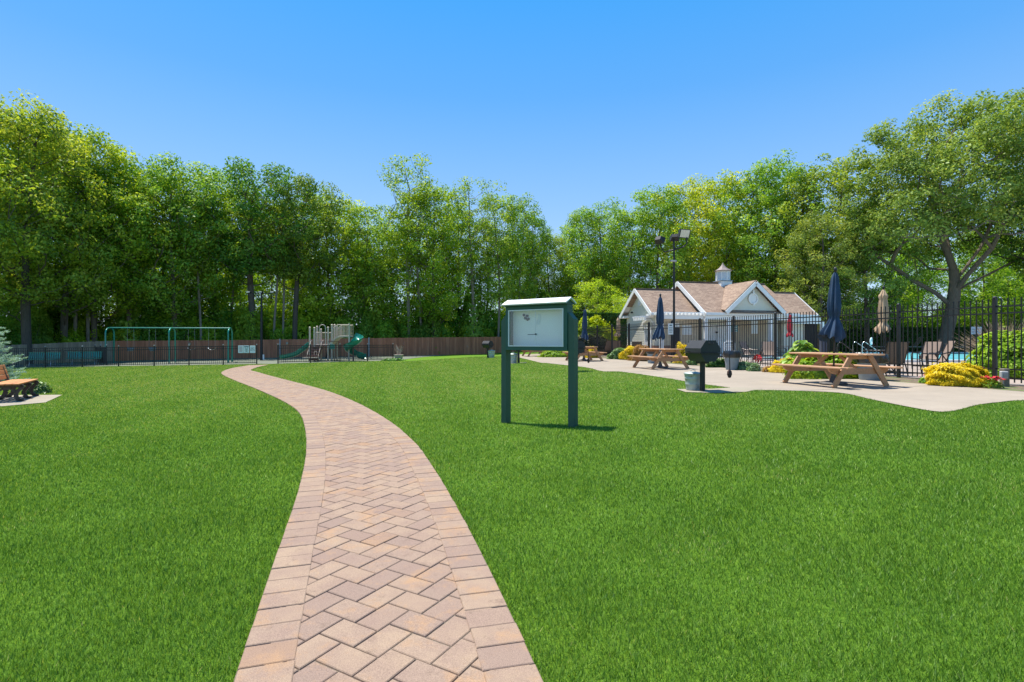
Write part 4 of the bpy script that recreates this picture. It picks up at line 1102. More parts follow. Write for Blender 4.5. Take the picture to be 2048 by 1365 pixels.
def play_structure():
    D = 37.8; ox_ = X(645, D); z0 = float(gz(ox_, D)); S_ = D/FPX
    t = thing('climbing_frame', 'tan climbing frame with maroon steps and two green slides', 'playground equipment', (ox_, D, z0))
    def L(px, py, y=0): return Vector(((px-645)*S_, y, (721.5-py)*S_))
    for px, top, y in ((625, 655, -.5), (634.5, 656, -.55), (628, 652.5, .6), (636, 658, .6), (661, 655, -.5), (663.5, 649, .6), (668, 650, -.45), (668.5, 651, .6)):
        p = L(px, top, y); o = MB().tube([(p.x, y, -.1), (p.x, y, p.z)], .062, 10).build('post', M['ptan'], t, smooth=True)
        MB().lathe([(.07, p.z), (.075, p.z+.03), (.04, p.z+.07), (.005, p.z+.08)], 12, c=(p.x, y, 0)).build('cap', M['ptan'], o)
    dk = MB(); a = L(624, 690); b = L(662, 690); dk.box(((a.x+b.x)/2, .05, a.z), (b.x-a.x, 1.25, .07)); dk.build('deck', M['pbrown'], t)
    a = L(662, 672); b = L(703, 672); MB().box((L(668, 672).x-.1, .05, a.z-.35), (.45, 1.2, .06)).build('deck', M['pbrown'], t)
    br = MB(); path = [L(664, 687, .0), L(670, 681), L(677, 675), L(684, 672), L(693, 672), L(702, 672)]
    for q, r in zip(path[:-1], path[1:]): br.bar(q, r, 1.0, .10)
    br.build('bridge', M['ptan'], t)
    rl = MB(); tp = [L(668, 659, -.5), L(674, 653, -.5), L(680, 649, -.5), L(691, 649, -.5), L(702, 649, -.5)]
    for yy in (0, 1.0):
        tq = [p+Vector((0, yy, 0)) for p in tp]; rl.tube(tq, .025, 6)
        low = [L(668, 683, -.5+yy), L(674, 677, -.5+yy), L(680, 672, -.5+yy), L(691, 671, -.5+yy), L(702, 671, -.5+yy)]; rl.tube(low, .022, 6)
        for k in range(17):
            f = k/16*4; i = min(3, int(f)); u = tq[i].lerp(tq[i+1], f-i); w = low[i].lerp(low[i+1], f-i); rl.tube([w, u], .014, 5)
    rl.build('bridge_railing', M['ptan'], t)
    p = L(702, 646, -.45); MB().tube([(p.x, -.45, .0), (p.x, -.45, p.z)], .055, 8).build('post', M['ptan'], t)
    st = MB(); a = L(631, 690, -.6); b = L(651, 690, -.6)
    for k in range(5):
        z = a.z-.1-k*.19; st.box(((a.x+b.x)/2, -.75-k*.16, z), (b.x-a.x, .2, .05)); st.box(((a.x+b.x)/2, -.67-k*.16, z-.09), (b.x-a.x, .03, .17))
    st.build('steps', M['pbrown'], t)
    MB().box(((a.x+b.x)/2-.1, -1.62, L(0, 713).z), (1.0, .3, .06)).build('lower_step', M['ptan'], t)
    MB().box((L(656, 0).x, -.9, L(0, 719).z), (.6, .5, .06)).build('lower_step', M['ptan'], t)
    hr = MB()
    for px_ in (630, 652):
        x = L(px_, 0).x; hr.tube([(x, -.55, a.z+.35), (x, -.8, a.z+.3), (x, -1.5, .45), (x, -1.5, .2)], .02, 6)
    hr.build('handrail', M['ptan'], t)
    ar = MB(); x0, x1 = L(645, 0).x, L(657, 0).x; zt = L(0, 649).z; r = (x1-x0)/2
    ar.tube([(x0, -.62, a.z), (x0, -.62, zt-r)]+[((x0+x1)/2-r*math.cos(PI*k/8), -.62, zt-r+r*math.sin(PI*k/8)) for k in range(1, 8)]+[(x1, -.62, zt-r), (x1, -.62, a.z)], .026, 8)
    ar.build('entry_arch', M['ptan'], t, smooth=True)
    bb = MB(); xa, xb = L(635.5, 0).x, L(645, 0).x
    for z in (L(0, 664).z, a.z+.06): bb.tube([(xa, -.6, z), (xb, -.6, z)], .02, 6)
    for k in range(7): x = xa+(xb-xa)*k/6; bb.tube([(x, -.6, a.z+.05), (x, -.6, L(0, 664).z)], .012, 5)
    for z in (L(0, 664).z, a.z+.06): bb.tube([(L(628, 0).x, .62, z), (x1, .62, z)], .02, 6)
    for k in range(12): x = L(628, 0).x+(x1-L(628, 0).x)*k/11; bb.tube([(x, .62, a.z+.05), (x, .62, L(0, 664).z)], .012, 5)
    bb.build('railing', M['ptan'], t)
    rg_ = MB(); c = L(644, 705, -1.25); rg_.tube([c+Vector((.1*math.cos(k*PI/6), 0, .16*math.sin(k*PI/6))) for k in range(13)], .02, 6); rg_.build('play_ring', M['ptan'], t)
    pn = MB(); c = L(669, 692.5, -.5); pn.box(c, (.36, .04, .34), bev=.03); pn.build('play_panel', M['pgreen'], t)
    ck = MB(); ck.box(L(654.5, 706, .2), (.18, .3, .75), rot=Matrix.Rotation(.12, 3, 'Y')); ck.build('climbing_panel', M['black'], t)
    U = [(.27*math.cos(PI+PI*k/10), .27*math.sin(PI+PI*k/10)*.95+.27) for k in range(11)]; U = [(-.30, .31), (-.27, .31)]+U[1:-1]+[(.27, .31), (.30, .31)]
    Uo = [(a_*1.06, b_-.02) for a_, b_ in U]
    s1 = MB(); path = [L(624, 690, -.1), L(619, 694, -.2), L(611, 702, -.35), L(603, 708.5, -.5), L(596, 712, -.62), L(588, 714, -.75), L(580, 716, -.85), L(572, 716.5, -.9)]
    sp_ = []
    for i in range(len(path)-1):
        for k in range(3): sp_.append(path[i].lerp(path[i+1], k/3))
    sp_.append(path[-1]); sweep(s1, sp_, U); sweep(s1, sp_, list(reversed(Uo))); s1.build('straight_slide', M['pgreen'], t, smooth=True)
    s2 = MB(); c = L(708, 0, -.2); path = []; N = 44
    for k in range(N+1):
        f = k/N; a_ = PI*.62-f*2*PI*1.2; rr = .36+(.12 if f > .8 else 0)*(f-.8)/.2
        path.append(Vector((c.x+rr*math.cos(a_), c.y+rr*math.sin(a_), 1.72-1.55*f**.95)))
    e = path[-1]; dr = (path[-1]-path[-3]).normalized(); dr.z = 0
    path += [e+Vector((.22, -.02, -.03)), e+Vector((.42, -.03, -.03))]
    sweep(s2, path, [(a_*1.0, b_*1.3) for a_, b_ in U]); sweep(s2, path, list(reversed([(a_*1.0, b_*1.3) for a_, b_ in Uo]))); s2.build('spiral_slide', M['pgreen'], t, smooth=True)
    MB().tube([(c.x, c.y, 0), (c.x, c.y, 1.75)], .05, 8).build('slide_pole', M['pbrown'], t)
play_structure()
def green_bench():
    t = thing('park_bench', 'x', 'bench', group='green benches behind the playground fence')
    s = MB(); 
    for k in range(14): s.box((-.85+.13*k+.0, -.2, .44), (.1, .42, .03), bev=.005)
    s.box((0, -.4, .43), (1.85, .03, .05)); s.build('seat', M['pgreen'], t)
    b = MB()
    for k in range(14): b.box((-.85+.13*k, .06, .66), (.1, .03, .38), rot=Matrix.Rotation(-.2, 3, 'X'), bev=.005)
    b.box((0, .10, .86), (1.85, .04, .05)); b.build('backrest', M['pgreen'], t)
    for x in (-.6, .6):
        MB().tube([(x, -.36, 0), (x, -.3, .25), (x, -.32, .42)], .025, 8).build('leg', M['cap'], t); MB().tube([(x, .14, 0), (x, .02, .25), (x, .06, .42), (x, .13, .85)], .025, 8).build('leg', M['cap'], t)
    return t
gb1 = green_bench()
place(gb1, True, gp(X(88, 33), 33), .12, 'green slatted bench nearest the blue spruce, behind the low black fence')
place(gb1, False, gp(X(170, 34.4), 34.4), .45, 'green slatted bench nearer the swing set, turned a little away')
def sign(px, py, w, h, d, label, lines, ink, big=None, name='sign'):
    p = px3(px, py, d); t = thing(name, label, 'sign', p)
    MB().box((0, 0, 0), (w, .012, h), bev=.004).build('sign_face', M['signw'], t)
    if big:
        text(big[0], big[1], ink, t, (0, -.009, 0))
    ls = MB()
    for (x, z, ww, hh) in lines: ls.box((x, -.008, z), (ww, .003, hh))
    if lines: ls.build('print', ink, t)
    return t
dS = 32.45
sign(481.7, 698.5, .33, .46, dS, 'pale sign with fine red print, farthest from the path of the three on the fence', [(0, .17-.035*k, .22-.05*(k % 3 == 2), .012) for k in range(10)], M['redink'])
sign(493, 698.5, .33, .46, dS, 'white sign with green heading between the red print sign and the NO PETS sign', [(0, .16, .27, .05), (-.06, .08, .09, .03), (.07, .08, .08, .03), (0, .01, .14, .04), (0, -.05, .24, .018), (0, -.11, .12, .04), (0, -.17, .22, .014)], M['signink'])
sign(505.3, 698.5, .33, .46, dS, 'white NO PETS sign on the black fence beside the path opening', [], M['signink'], ('NO\nPETS', .135))
def lamp_pole():
    D = 40.0; x = X(523, D); z0 = float(gz(x, D)); H = 5.1-z0
    t = thing('lamp_pole', 'slim dark pole with three small lamps on a crossbar behind the playground fence', 'lamp post', (x, D, z0))
    MB().tube([(0, 0, 0), (0, 0, 3), (0, 0, H)], [.11, .09, .055], 10).build('pole', M['black'], t, smooth=True)
    MB().bar((-.92, 0, H-.02), (.92, 0, H-.02), .05, .05).build('crossarm', M['black'], t)
    for q in (-.9, 0, .9):
        o = MB().box((q, -.1, H+.06), (.28, .28, .10), bev=.02).build('lamp_head', M['black'], t); MB().box((q, -.26, H+.05), (.24, .02, .08)).build('lens', M['bulb'], o)
    MB().box((.2, -.1, .25), (.1, .08, .4), bev=.01).build('junction_box', M['white'], t)
lamp_pole()
def urn():
    D = 38.6; x = X(797.5, D); t = thing('planter', 'square tan planter full of bare dry twigs at the end of the playground fence', 'planter', gp(x, D))
    MB().add([(-.2, -.2, 0), (.2, -.2, 0), (.2, .2, 0), (-.2, .2, 0), (-.27, -.27, .38), (.27, -.27, .38), (.27, .27, .38), (-.27, .27, .38)], [(3, 2, 1, 0), (4, 5, 6, 7), (0, 1, 5, 4), (1, 2, 6, 5), (2, 3, 7, 6), (3, 0, 4, 7)]).box((0, 0, .41), (.6, .6, .07), bev=.01).build('pot', M['terr'], t)
    rd = random.Random(2); mb = MB()
    for k in range(34):
        a = rd.uniform(0, 6.28); r = rd.uniform(.05, .42); h = rd.uniform(.35, .8); mb.tube([(.1*math.cos(a), .1*math.sin(a), .4), (r*.5*math.cos(a), r*.5*math.sin(a), .4+h*.6), (r*math.cos(a), r*math.sin(a), .4+h)], [.012, .009, .004], 4)
    mb.build('dry_stems', M['twig'], t)
    shrub('low_shrub', 'low dark plants around the foot of the dry twig planter', 'plants', x-.3, D-.4, .9, .35, .22, 500, .1, LEAF['dark'], seed=3, barkm=m_bark)
urn()

# ================================================================ flood light pole at the patio
def flood():
    D = 26.6; x = X(1348, D); z0 = .42; H = CAMH+(682-479)/FPX*D-z0; s = D/FPX
    t = thing('floodlight_pole', 'tall black pole carrying three floodlights in front of the pool house', 'floodlight', (x, D, z0))
    MB().tube([(0, 0, 0), (0, 0, H*.5), (0, 0, H)], [.065, .055, .042], 12).build('pole', M['black'], t, smooth=True)
    def Q(px, py, y=0): return Vector(((px-1348)*s, y, CAMH+(682-py)/FPX*D-z0))
    MB().tube([Q(1322, 481, .2), Q(1324, 492, .2), Q(1330, 503, .15), Q(1348, 499.5, 0), Q(1366, 494, -.15), Q(1371, 488, -.2), Q(1371, 476, -.2)], .035, 8).build('bracket', M['black'], t, smooth=True)
    for (px, py, y, yaw, pitch, w, first) in ((1321, 478, .2, 2.3, .5, .5, 0), (1350.5, 474, .1, 2.9, .5, .46, 0), (1364, 468, -.2, .35, .35, .62, 1)):
        m = Matrix.Rotation(yaw, 3, 'Z') @ Matrix.Rotation(pitch, 3, 'X'); c = Q(px, py, y)
        b = MB(); vs = [(-w/2, -.12, -w*.36), (w/2, -.12, -w*.36), (w/2, -.12, w*.36), (-w/2, -.12, w*.36), (-w*.3, .16, -w*.2), (w*.3, .16, -w*.2), (w*.3, .16, w*.2), (-w*.3, .16, w*.2)]
        b.add([tuple(m @ Vector(v)+c) for v in vs], [(0, 1, 2, 3), (7, 6, 5, 4), (1, 0, 4, 5), (2, 1, 5, 6), (3, 2, 6, 7), (0, 3, 7, 4)])
        hd = b.build('floodlight_head', M['blackp'], t); MB().box(m @ Vector((0, -.13, 0))+c, (w*.84, .02, w*.6), rot=m).build('lens', M['bulb'], hd)
    MB().box(Q(1345, 523, -.15), (.34, .12, .09), rot=.4, bev=.02).build('small_lamp', M['cap'], t)
flood()
def pole_signs():
    D = 24.9; x = X(1343, D)
    t = thing('rules_sign', 'white rules sign on a short black post in front of the pool house', 'sign', gp(x, D))
    MB().tube([(0, 0, 0), (0, 0, 1.95)], .045, 8).build('post', M['black'], t)
    MB().box((-.06, -.06, 1.6), (.24, .015, .52), bev=.004).build('sign_face', M['signw'], t)
    mb = MB(); mb.box((-.06, -.07, 1.78), (.12, .003, .05))
    for k in range(4): mb.box((-.06, -.07, 1.66-.07*k), (.17-.03*(k % 2), .003, .022))
    mb.build('print', M['signink'], t)
    t2 = MB().box((0, 0, 1.28), (.26, .16, .92), bev=.01).build('control_box', M['blackp'], None, label='dark upright equipment box beside the rules sign, behind the pool fence', cat='equipment box'); t2.location = (X(1354, 26.9), 26.9, .42)
pole_signs()

# ================================================================ pool house
HO = Vector((8.75, 33.0, .42)); HR = math.atan2(.2351, .9720)
house = thing('pool_house', 'cream sided pool house with brown shingle roofs, white trim and a roof cupola', 'building', HO, HR)
def A(px, b):
    r = (px-1024)/FPX; return (r*(33+.972*b)-8.75+.235*b)/(.972-.235*r)
def hz(py, a, b): return CAMH+(682-py)/FPX*(33+.235*a+.972*b)-.42
def gable_roof(name, a0, a1, b0, b1, ze, zr, th=.14):
    bm_ = (b0+b1)/2; mb = MB()
    mb.slab([(a0, b0, ze), (a1, b0, ze), (a1, bm_, zr), (a0, bm_, zr)], th)
    mb.slab([(a0, bm_, zr), (a1, bm_, zr), (a1, b1, ze), (a0, b1, ze)], th)
    o = mb.build(name, M['roof_a'], house)
    sf = MB(); q = th+.003
    sf.slab([(a0+.01, b0+.02, ze-q), (a1-.01, b0+.02, ze-q), (a1-.01, bm_, zr-q), (a0+.01, bm_, zr-q)], .02)
    sf.slab([(a0+.01, bm_, zr-q), (a1-.01, bm_, zr-q), (a1-.01, b1-.02, ze-q), (a0+.01, b1-.02, ze-q)], .02); sf.build('soffit', M['white'], o)
    MB().box(((a0+a1)/2, bm_, zr+.012), (a1-a0+.01, .22, .03)).build('ridge_cap', M['roof_a'], o)
    return o
ZE = 2.78
gable_roof('roof', 0, 3.45, 0, 4.54, ZE, 4.54)
gable_roof('roof', 3.26, 10.16, -.89, 5.69, ZE+.003, 5.11)
gable_roof('roof', 9.95, 12.66, .15, 4.65, ZE, 4.56)
# cross gable facing the lawn
cg = MB(); ac, hw, zp = 6.76, 2.16, 4.83
zc0 = 2.92
cg.slab([(ac, -1.05, zp), (ac, 2.0, zp), (ac-hw, -.6, zc0+.05), (ac-hw, -1.05, zc0)][::-1], .10)
cg.slab([(ac, -1.05, zp), (ac+hw, -1.05, zc0), (ac+hw, -.6, zc0+.05), (ac, 2.0, zp)][::-1], .10)
cg.build('cross_gable_roof', M['roof_b'], house)
def rake(a, b0, b1, ze, zr, sgn, w=.22, name='rake_board', axis='a'):
    """white boards up both slopes of a gable"""
    bm_ = (b0+b1)/2
    for q in (b0, b1):
        p = Vector((a, q, ze-.02)); r = Vector((a, bm_, zr-.02))
        if axis == 'b': p = Vector((q, a, ze-.02)); r = Vector((bm_, a, zr-.02))
        up = Vector((0, 0, 1)); MB().bar(p+Vector((0, 0, -w*.35)), r+Vector((0, 0, -w*.35)), .05, w).build(name, M['white'], house)
rake(-.028, 0, 4.54, ZE, 4.54, -1); rake(3.232, -.89, 5.69, ZE, 5.11, -1, .26); rake(12.688, .15, 4.65, ZE, 4.56, 1)
rake(-1.08, ac-hw, ac+hw, zc0, zp, -1, .26, axis='b')
def clap(name, wall, pts_fn, z0, z1, step=.125, mat=None):
    """lapped boards; pts_fn(z) gives the two ends (xa, xb) of the board at height z"""
    mb = MB(); z = z0
    while z < z1-.02:
        h = min(step, z1-z); xa, xb = pts_fn(z+h*.6)
        if xb-xa > .05:
            for (y_lo, y_hi) in ((.022, .006),):
                if wall[0] == 'a':      # plane a = const, faces -a
                    c = wall[1]; vs = [(c-y_lo, xa, z), (c-y_lo, xb, z), (c-y_hi, xb, z+h), (c-y_hi, xa, z+h), (c, xa, z), (c, xb, z)]
                    mb.add(vs, [(1, 0, 3, 2), (0, 1, 5, 4)])
                else:                   # plane b = const, faces -b
                    c = wall[1]; vs = [(xa, c-y_lo, z), (xb, c-y_lo, z), (xb, c-y_hi, z+h), (xa, c-y_hi, z+h), (xa, c, z), (xb, c, z)]
                    mb.add(vs, [(0, 1, 2, 3), (1, 0, 4, 5)])
        z += step
    return mb.build(name, mat or M['cream'], house)
# solid walls behind the siding
wl = MB(); wl.box((2.0, 2.27, 1.35), (3.2, 3.95, 2.7)); wl.box((6.75, 3.1, 1.35), (6.5, 4.6, 2.7)); wl.box((11.35, 2.5, 1.35), (2.2, 3.7, 2.7)); wl.build('wall', M['cream'], house)
def tri(mb, a, b0, b1, ze, zr, axis='a', th=.05):
    bm_ = (b0+b1)/2; q = [(a, b0, ze), (a, b1, ze), (a, bm_, zr), (a+th, b0, ze), (a+th, b1, ze), (a+th, bm_, zr)]
    if axis == 'b': q = [(y, x, z) for x, y, z in q]
    mb.add(q, [(0, 2, 1), (3, 4, 5), (0, 1, 4, 3), (1, 2, 5, 4), (2, 0, 3, 5)])
gw = MB(); tri(gw, .40, .25, 4.29, 2.68, 4.35); tri(gw, 3.60, -.6, 5.4, 2.68, 4.95); tri(gw, -.72, ac-1.9, ac+1.9, 2.95, 4.68, 'b'); tri(gw, 12.3, .4, 4.4, 2.68, 4.4); gw.build('gable_wall', M['cream'], house)
g = lambda b0, b1, ze, zr: (lambda z: (b0, b1) if z < ze else (b0+(b1-b0)/2*(z-ze)/(zr-ze), b1-(b1-b0)/2*(z-ze)/(zr-ze)))
clap('siding', ('a', .395), g(.3, 4.24, 2.70, 4.33), .75, 4.25)
clap('siding', ('a', 3.595), g(-.6, 5.4, 2.66, 4.93), 2.95, 4.85)
clap('siding', ('b', -.725), g(ac-1.88, ac+1.88, 2.97, 4.66), 2.98, 4.6)
# brick wainscot and front walls
bk = MB(); bk.box((.375, 2.27, .37), (.06, 4.0, .74)); bk.box((2.0, .265, .37), (3.25, .06, .74)); bk.build('brick_base', M['brick'], house)
MB().box((A(1492, .78), .775, 1.25), (A(1536, .78)-A(1453, .78), .03, 2.5)).build('porch_wall', M['tan'], house)
MB().box((A(1366, .27), .262, 1.6), (A(1404, .27)-A(1328, .27), .03, 1.7)).build('porch_wall', P('beige_wall', (.50, .42, .30), .7), house)
# eaves: white beam along the front, soffit, pergola over the left wing
MB().box((6.71, -.78, 2.56), (6.9, .12, .34)).build('porch_beam', M['white'], house)
MB().box((6.71, .02, 2.71), (6.8, 1.45, .04)).build('soffit', M['white'], house)
MB().box((6.71, -.92, 2.74), (6.92, .05, .17)).build('fascia', M['white'], house)
MB().box((1.62, -.02, 2.74), (3.3, .05, .17)).build('fascia', M['white'], house); MB().box((11.35, .13, 2.74), (2.7, .05, .17)).build('fascia', M['white'], house)
MB().box((11.5, .12, 2.42), (2.6, .10, .42)).build('porch_beam', M['white'], house)
pg = MB(); pg.box((1.7, -.62, 2.52), (3.3, .1, .24))
for k in range(13): pg.box((.15+k*.265, -.42, 2.72), (.05, .95, .14), bev=.01)
for k in range(3): pg.box((1.7, -.8+k*.3, 2.81), (3.3, .04, .035))
pg.build('pergola', M['white'], house)
pg2 = MB(); pg2.box((-.25, 1.1, 2.45), (.08, 1.6, .18))
for k in range(7): pg2.box((.0, .4+k*.23, 2.58), (.85, .045, .11))
pg2.build('pergola', M['white'], house)
def arch():
    mb = MB(); pts = [(.345, 1.1+.75*math.cos(PI*k/10), 2.0+.42*math.sin(PI*k/10)) for k in range(11)]
    for p, q in zip(pts[:-1], pts[1:]): mb.bar(p, q, .05, .12)
    mb.box((.35, 1.1, 1.98), (.05, 1.5, .1)); mb.build('door_arch', M['white'], house)
    d = MB().box((.345, 1.1, 1.0), (.05, .95, 2.0)).build('side_door', M['white'], house); MB().box((.31, 1.1, 1.45), (.03, .6, .7)).build('door_pane', P('side_glass', (.35, .40, .42), .2), d)
arch()
for px, b in ((1323, -.62), (1411, -.78), (1457, -.78), (1541, -.78), (1644, .12)):
    MB().box((A(px, b), b, 1.2), (.2, .2, 2.4), bev=.01).build('column', M['white'], house)
for px0, px1 in ((1414, 1432), (1433, 1452)):
    a0, a1 = A(px0, .77), A(px1, .77)
    d = MB().box(((a0+a1)/2, .76, 1.05), (a1-a0, .05, 2.1)).build('door', M['white'], house)
    MB().box(((a0+a1)/2, .73, 1.45), ((a1-a0)*.7, .02, .9)).build('panel', M['alu'], d); MB().box(((a0+a1)/2, .73, .5), ((a1-a0)*.7, .02, .6)).build('panel', M['alu'], d)
MB().lathe([(.01, -.06), (.07, -.03), (.08, .03), (.01, .06)], 10, c=(A(1433, .7), .68, 1.6)).build('door_knocker', M['black'], house)
for px, py, w, h, b, nm in ((1374, 660, .55, .5, .24, 'window'), (1352, 658, .4, .6, .24, 'window'), (1509, 653, .38, .85, .755, 'window')):
    a_ = A(px, b); f = MB().box((a_, b, hz(py, a_, b)), (w+.12, .03, h+.12)).build(nm, M['white'], house); MB().box((a_, b-.018, hz(py, a_, b)), (w, .012, h)).build('pane', P('window_glass', (.62, .68, .70), .15), f)
a_ = A(1469, .75); ps = MB().box((a_, .75, hz(657, a_, .75)), (.52, .025, .46)).build('pool_poster', P('teal_poster', (.12, .30, .30), .5), house)
for k in range(4): MB().box((a_, .733, hz(651+4*k, a_, .75)), (.34, .008, .05)).build('print', M['signw'], ps)
MB().box((A(1629, .3), .58, 1.15), (A(1641, .3)-A(1617, .3), .06, 2.3)).build('dark_doorway', M['dark'], house)  # black slab on the wall, shade inside the opening put into its colour
# round gable vent
v = MB(); v.M = Matrix.Translation((ac, -.78, 3.75)) @ Matrix.Rotation(PI/2, 4, 'X'); v.lathe([(.36, -.02), (.36, .04), (.28, .04), (.28, .01)], 28, cap=False); rv = v.build('round_vent', M['white'], house)
v = MB(); v.M = Matrix.Translation((ac, -.765, 3.75)) @ Matrix.Rotation(PI/2, 4, 'X'); v.lathe([(.29, 0), (.29, .015)], 28); v.build('vent_louvre', M['alu'], rv)
MB().box((ac, -.82, 4.17), (.12, .06, .26)).box((ac, -.85, 3.4), (.1, .05, .14)).build('keystone', M['white'], house)
v = MB(); v.M = Matrix.Translation((.34, 2.27, 3.62)) @ Matrix.Rotation(PI/2, 4, 'Y'); v.lathe([(.24, 0), (.24, .04), (.12, .05)], 20); v.build('round_vent', M['white'], house)
MB().box((.33, 3.35, 3.0), (.16, .1, .1)).build('security_lamp', M['black'], house)
# small roof returns at the gable foot, lower roof strip under the cross gable
sr = MB(); sr.slab([(ac-2.0, -1.06, 2.82), (ac+2.0, -1.06, 2.82), (ac+1.75, -.72, 3.02), (ac-1.75, -.72, 3.02)], .05); sr.build('skirt_roof', M['roof_a'], house)
for b0, s in ((.0, 1), (4.54, -1)):
    MB().slab([(.02, b0, 2.80), (.40, b0, 2.80), (.40, b0+s*.62, 3.0), (.02, b0+s*.62, 3.0)][::s], .05).build('eave_return_roof', M['roof_a'], house)
    MB().box((.2, b0+s*.32, 2.70), (.42, .66, .12)).build('eave_return', M['white'], house)
# cupola
def cupola():
    c = (ac+.05, 2.4, 0); z = 4.82
    b = MB().box((c[0], c[1], z+.14), (.86, .86, .5), rot=0, bev=.01).build('cupola', M['white'], house)
    MB().box((c[0], c[1], z+.40), (.94, .94, .06)).build('base_trim', P('lead_trim', (.22, .25, .28), .5), b)
    n = 8; lo = MB()
    for k in range(n):
        a = 2*PI*(k+.5)/n; r = .40; x, y = c[0]+r*math.cos(a), c[1]+r*math.sin(a)
        lo.box((x, y, z+.76), (.03, .27, .56), rot=a)
    lo.build('louvre', P('louvre_grey', (.55, .60, .64), .6), b)
    po = MB()
    for k in range(n):
        a = 2*PI*k/n; po.box((c[0]+.455*math.cos(a), c[1]+.455*math.sin(a), z+.76), (.07, .07, .64), rot=a)
    po.lathe([(.50, z+1.04), (.53, z+1.08), (.5, z+1.12)], 8, c=(c[0], c[1], 0)); po.lathe([(.48, z+.42), (.48, z+.48)], 8, c=(c[0], c[1], 0)); po.build('corner_post', M['white'], b)
    MB().lathe([(.60, z+1.10), (.62, z+1.13), (.47, z+1.20), (.31, z+1.30), (.19, z+1.42), (.10, z+1.54), (.05, z+1.64), (.01, z+1.72)], 8, c=(c[0], c[1], 0)).build('cupola_roof', P('copper_roof', (.22, .17, .15), .65, .1), b)
cupola()

def rack(px, d, w, h, label):
    x = X(px, d); t = thing('towel_rack', label, 'rack', (x, d, .435), .1); mb = MB(); pts = [(-w/2, 0, 0), (-w/2, 0, h-.1), (-w/2+.1, 0, h), (w/2-.1, 0, h), (w/2, 0, h-.1), (w/2, 0, 0)]; mb.tube(pts, .02, 6)
    mb.build('frame', M['alu'], t); r = MB()
    for k in range(8): r.tube([(-w/2, 0, .15+k*(h-.25)/8), (w/2, 0, .15+k*(h-.25)/8)], .011, 5)
    r.build('rails', M['alu'], t)
rack(1459, 29.5, .62, 1.0, 'white wire rack standing in front of the pool house porch')

# ================================================================ pools
def pool(name, pts, label):
    n = len(pts); z = .435
    vs = MB(); cop = MB(); cx = sum(p[0] for p in pts)/n; cy = sum(p[1] for p in pts)/n
    out = [(cx+(p[0]-cx)*1.0, cy+(p[1]-cy)*1.0) for p in pts]
    MB().prism(out, z-.03, z+.045).build(name, M['water'], None, kind='structure')
    ring = []
    for i in range(n):
        p0, p1, p2 = Vector(pts[i-1]), Vector(pts[i]), Vector(pts[(i+1) % n]); t_ = (p2-p0).normalized(); ring.append(p1+Vector((t_.y, -t_.x))*.38)
    for i in range(n):
        j = (i+1) % n; q = [(pts[i][0], pts[i][1]), (ring[i].x, ring[i].y), (ring[j].x, ring[j].y), (pts[j][0], pts[j][1])]; cop.prism(q, z-.02, z+.10)
    cop.build(name+'_coping', P('white_coping', (.66, .62, .56), .7), None, kind='structure')
def rounded(quad, k=.12, n=5):
    out = []; m = len(quad)
    for i in range(m):
        p0, p1, p2 = Vector(quad[i-1]), Vector(quad[i]), Vector(quad[(i+1) % m]); a = p1.lerp(p0, k); b = p1.lerp(p2, k)
        for j in range(n+1):
            t = j/n; q = a*(1-t)**2+p1*2*t*(1-t)+b*t*t; out.append((q.x, q.y))
    return out
pool('pool_water', rounded([(17.0, 25.6), (24.0, 25.6), (39, 43), (28.5, 43)]), '')
pool('wading_pool_water', [(14.6+1.7*math.cos(2*PI*k/24), 28.6+1.3*math.sin(2*PI*k/24)) for k in range(24)], '')
def handrail(x, y, rz, h, label, mat, twin=.5, L=.7):
    t = thing('pool_handrail', label, 'handrail', (x, y, .43), rz)
    for q in ((-twin/2, twin/2) if twin else (0,)):
        MB().tube([(0, q, 0), (0, q, h*.7), (.04, q, h*.9), (.14, q, h), (.26, q, h*.98), (L, q, h*.35), (L+.05, q, h*.1)], .024, 8).build('rail', mat, t, smooth=True)
handrail(X(1715, 41.5), 41.5, 0.0, .95, 'pair of white curved ladder rails at the far pool edge', M['chrome'], 1.1, 1.1)
handrail(X(1674, 27.5), 27.5, -.05, .95, 'single dark bronze handrail leaning down behind the tall navy umbrella', M['frame'], 0, 1.0)

# ================================================================ poolside chairs
def sling_chair():
    t = thing('sling_chair', 'x', 'patio chair', group='brown sling chairs on the pool deck'); w = .30
    s = MB(); path = [(0, -.28, .40), (0, -.1, .385), (0, .14, .37), (0, .22, .42), (0, .32, .66), (0, .42, .92), (0, .47, 1.04)]
    sweep(s, path, [(-w+.02, 0), (w-.02, 0)]); sweep(s, [(0, y+.006, z-.012) for _, y, z in path], [(w-.02, 0), (-w+.02, 0)]); s.build('sling', M['sling'], t, smooth=True)
    for q in (-w, w):
        MB().tube([(q, y, z) for _, y, z in path], .018, 6).build('side_rail', M['frame'], t, smooth=True)
        MB().tube([(q, -.24, 0), (q, -.28, .3), (q, -.3, .55), (q, -.22, .63), (q, .1, .62), (q, .34, .70)], .018, 6).build('arm', M['frame'], t, smooth=True)
        MB().tube([(q, .12, .60), (q, .3, .3), (q, .42, 0)], .018, 6).build('leg', M['frame'], t, smooth=True)
    MB().bar((-w, -.25, .12), (w, -.25, .12), .025, .025).build('stretcher', M['frame'], t)
    return t
ch = sling_chair(); uc = False
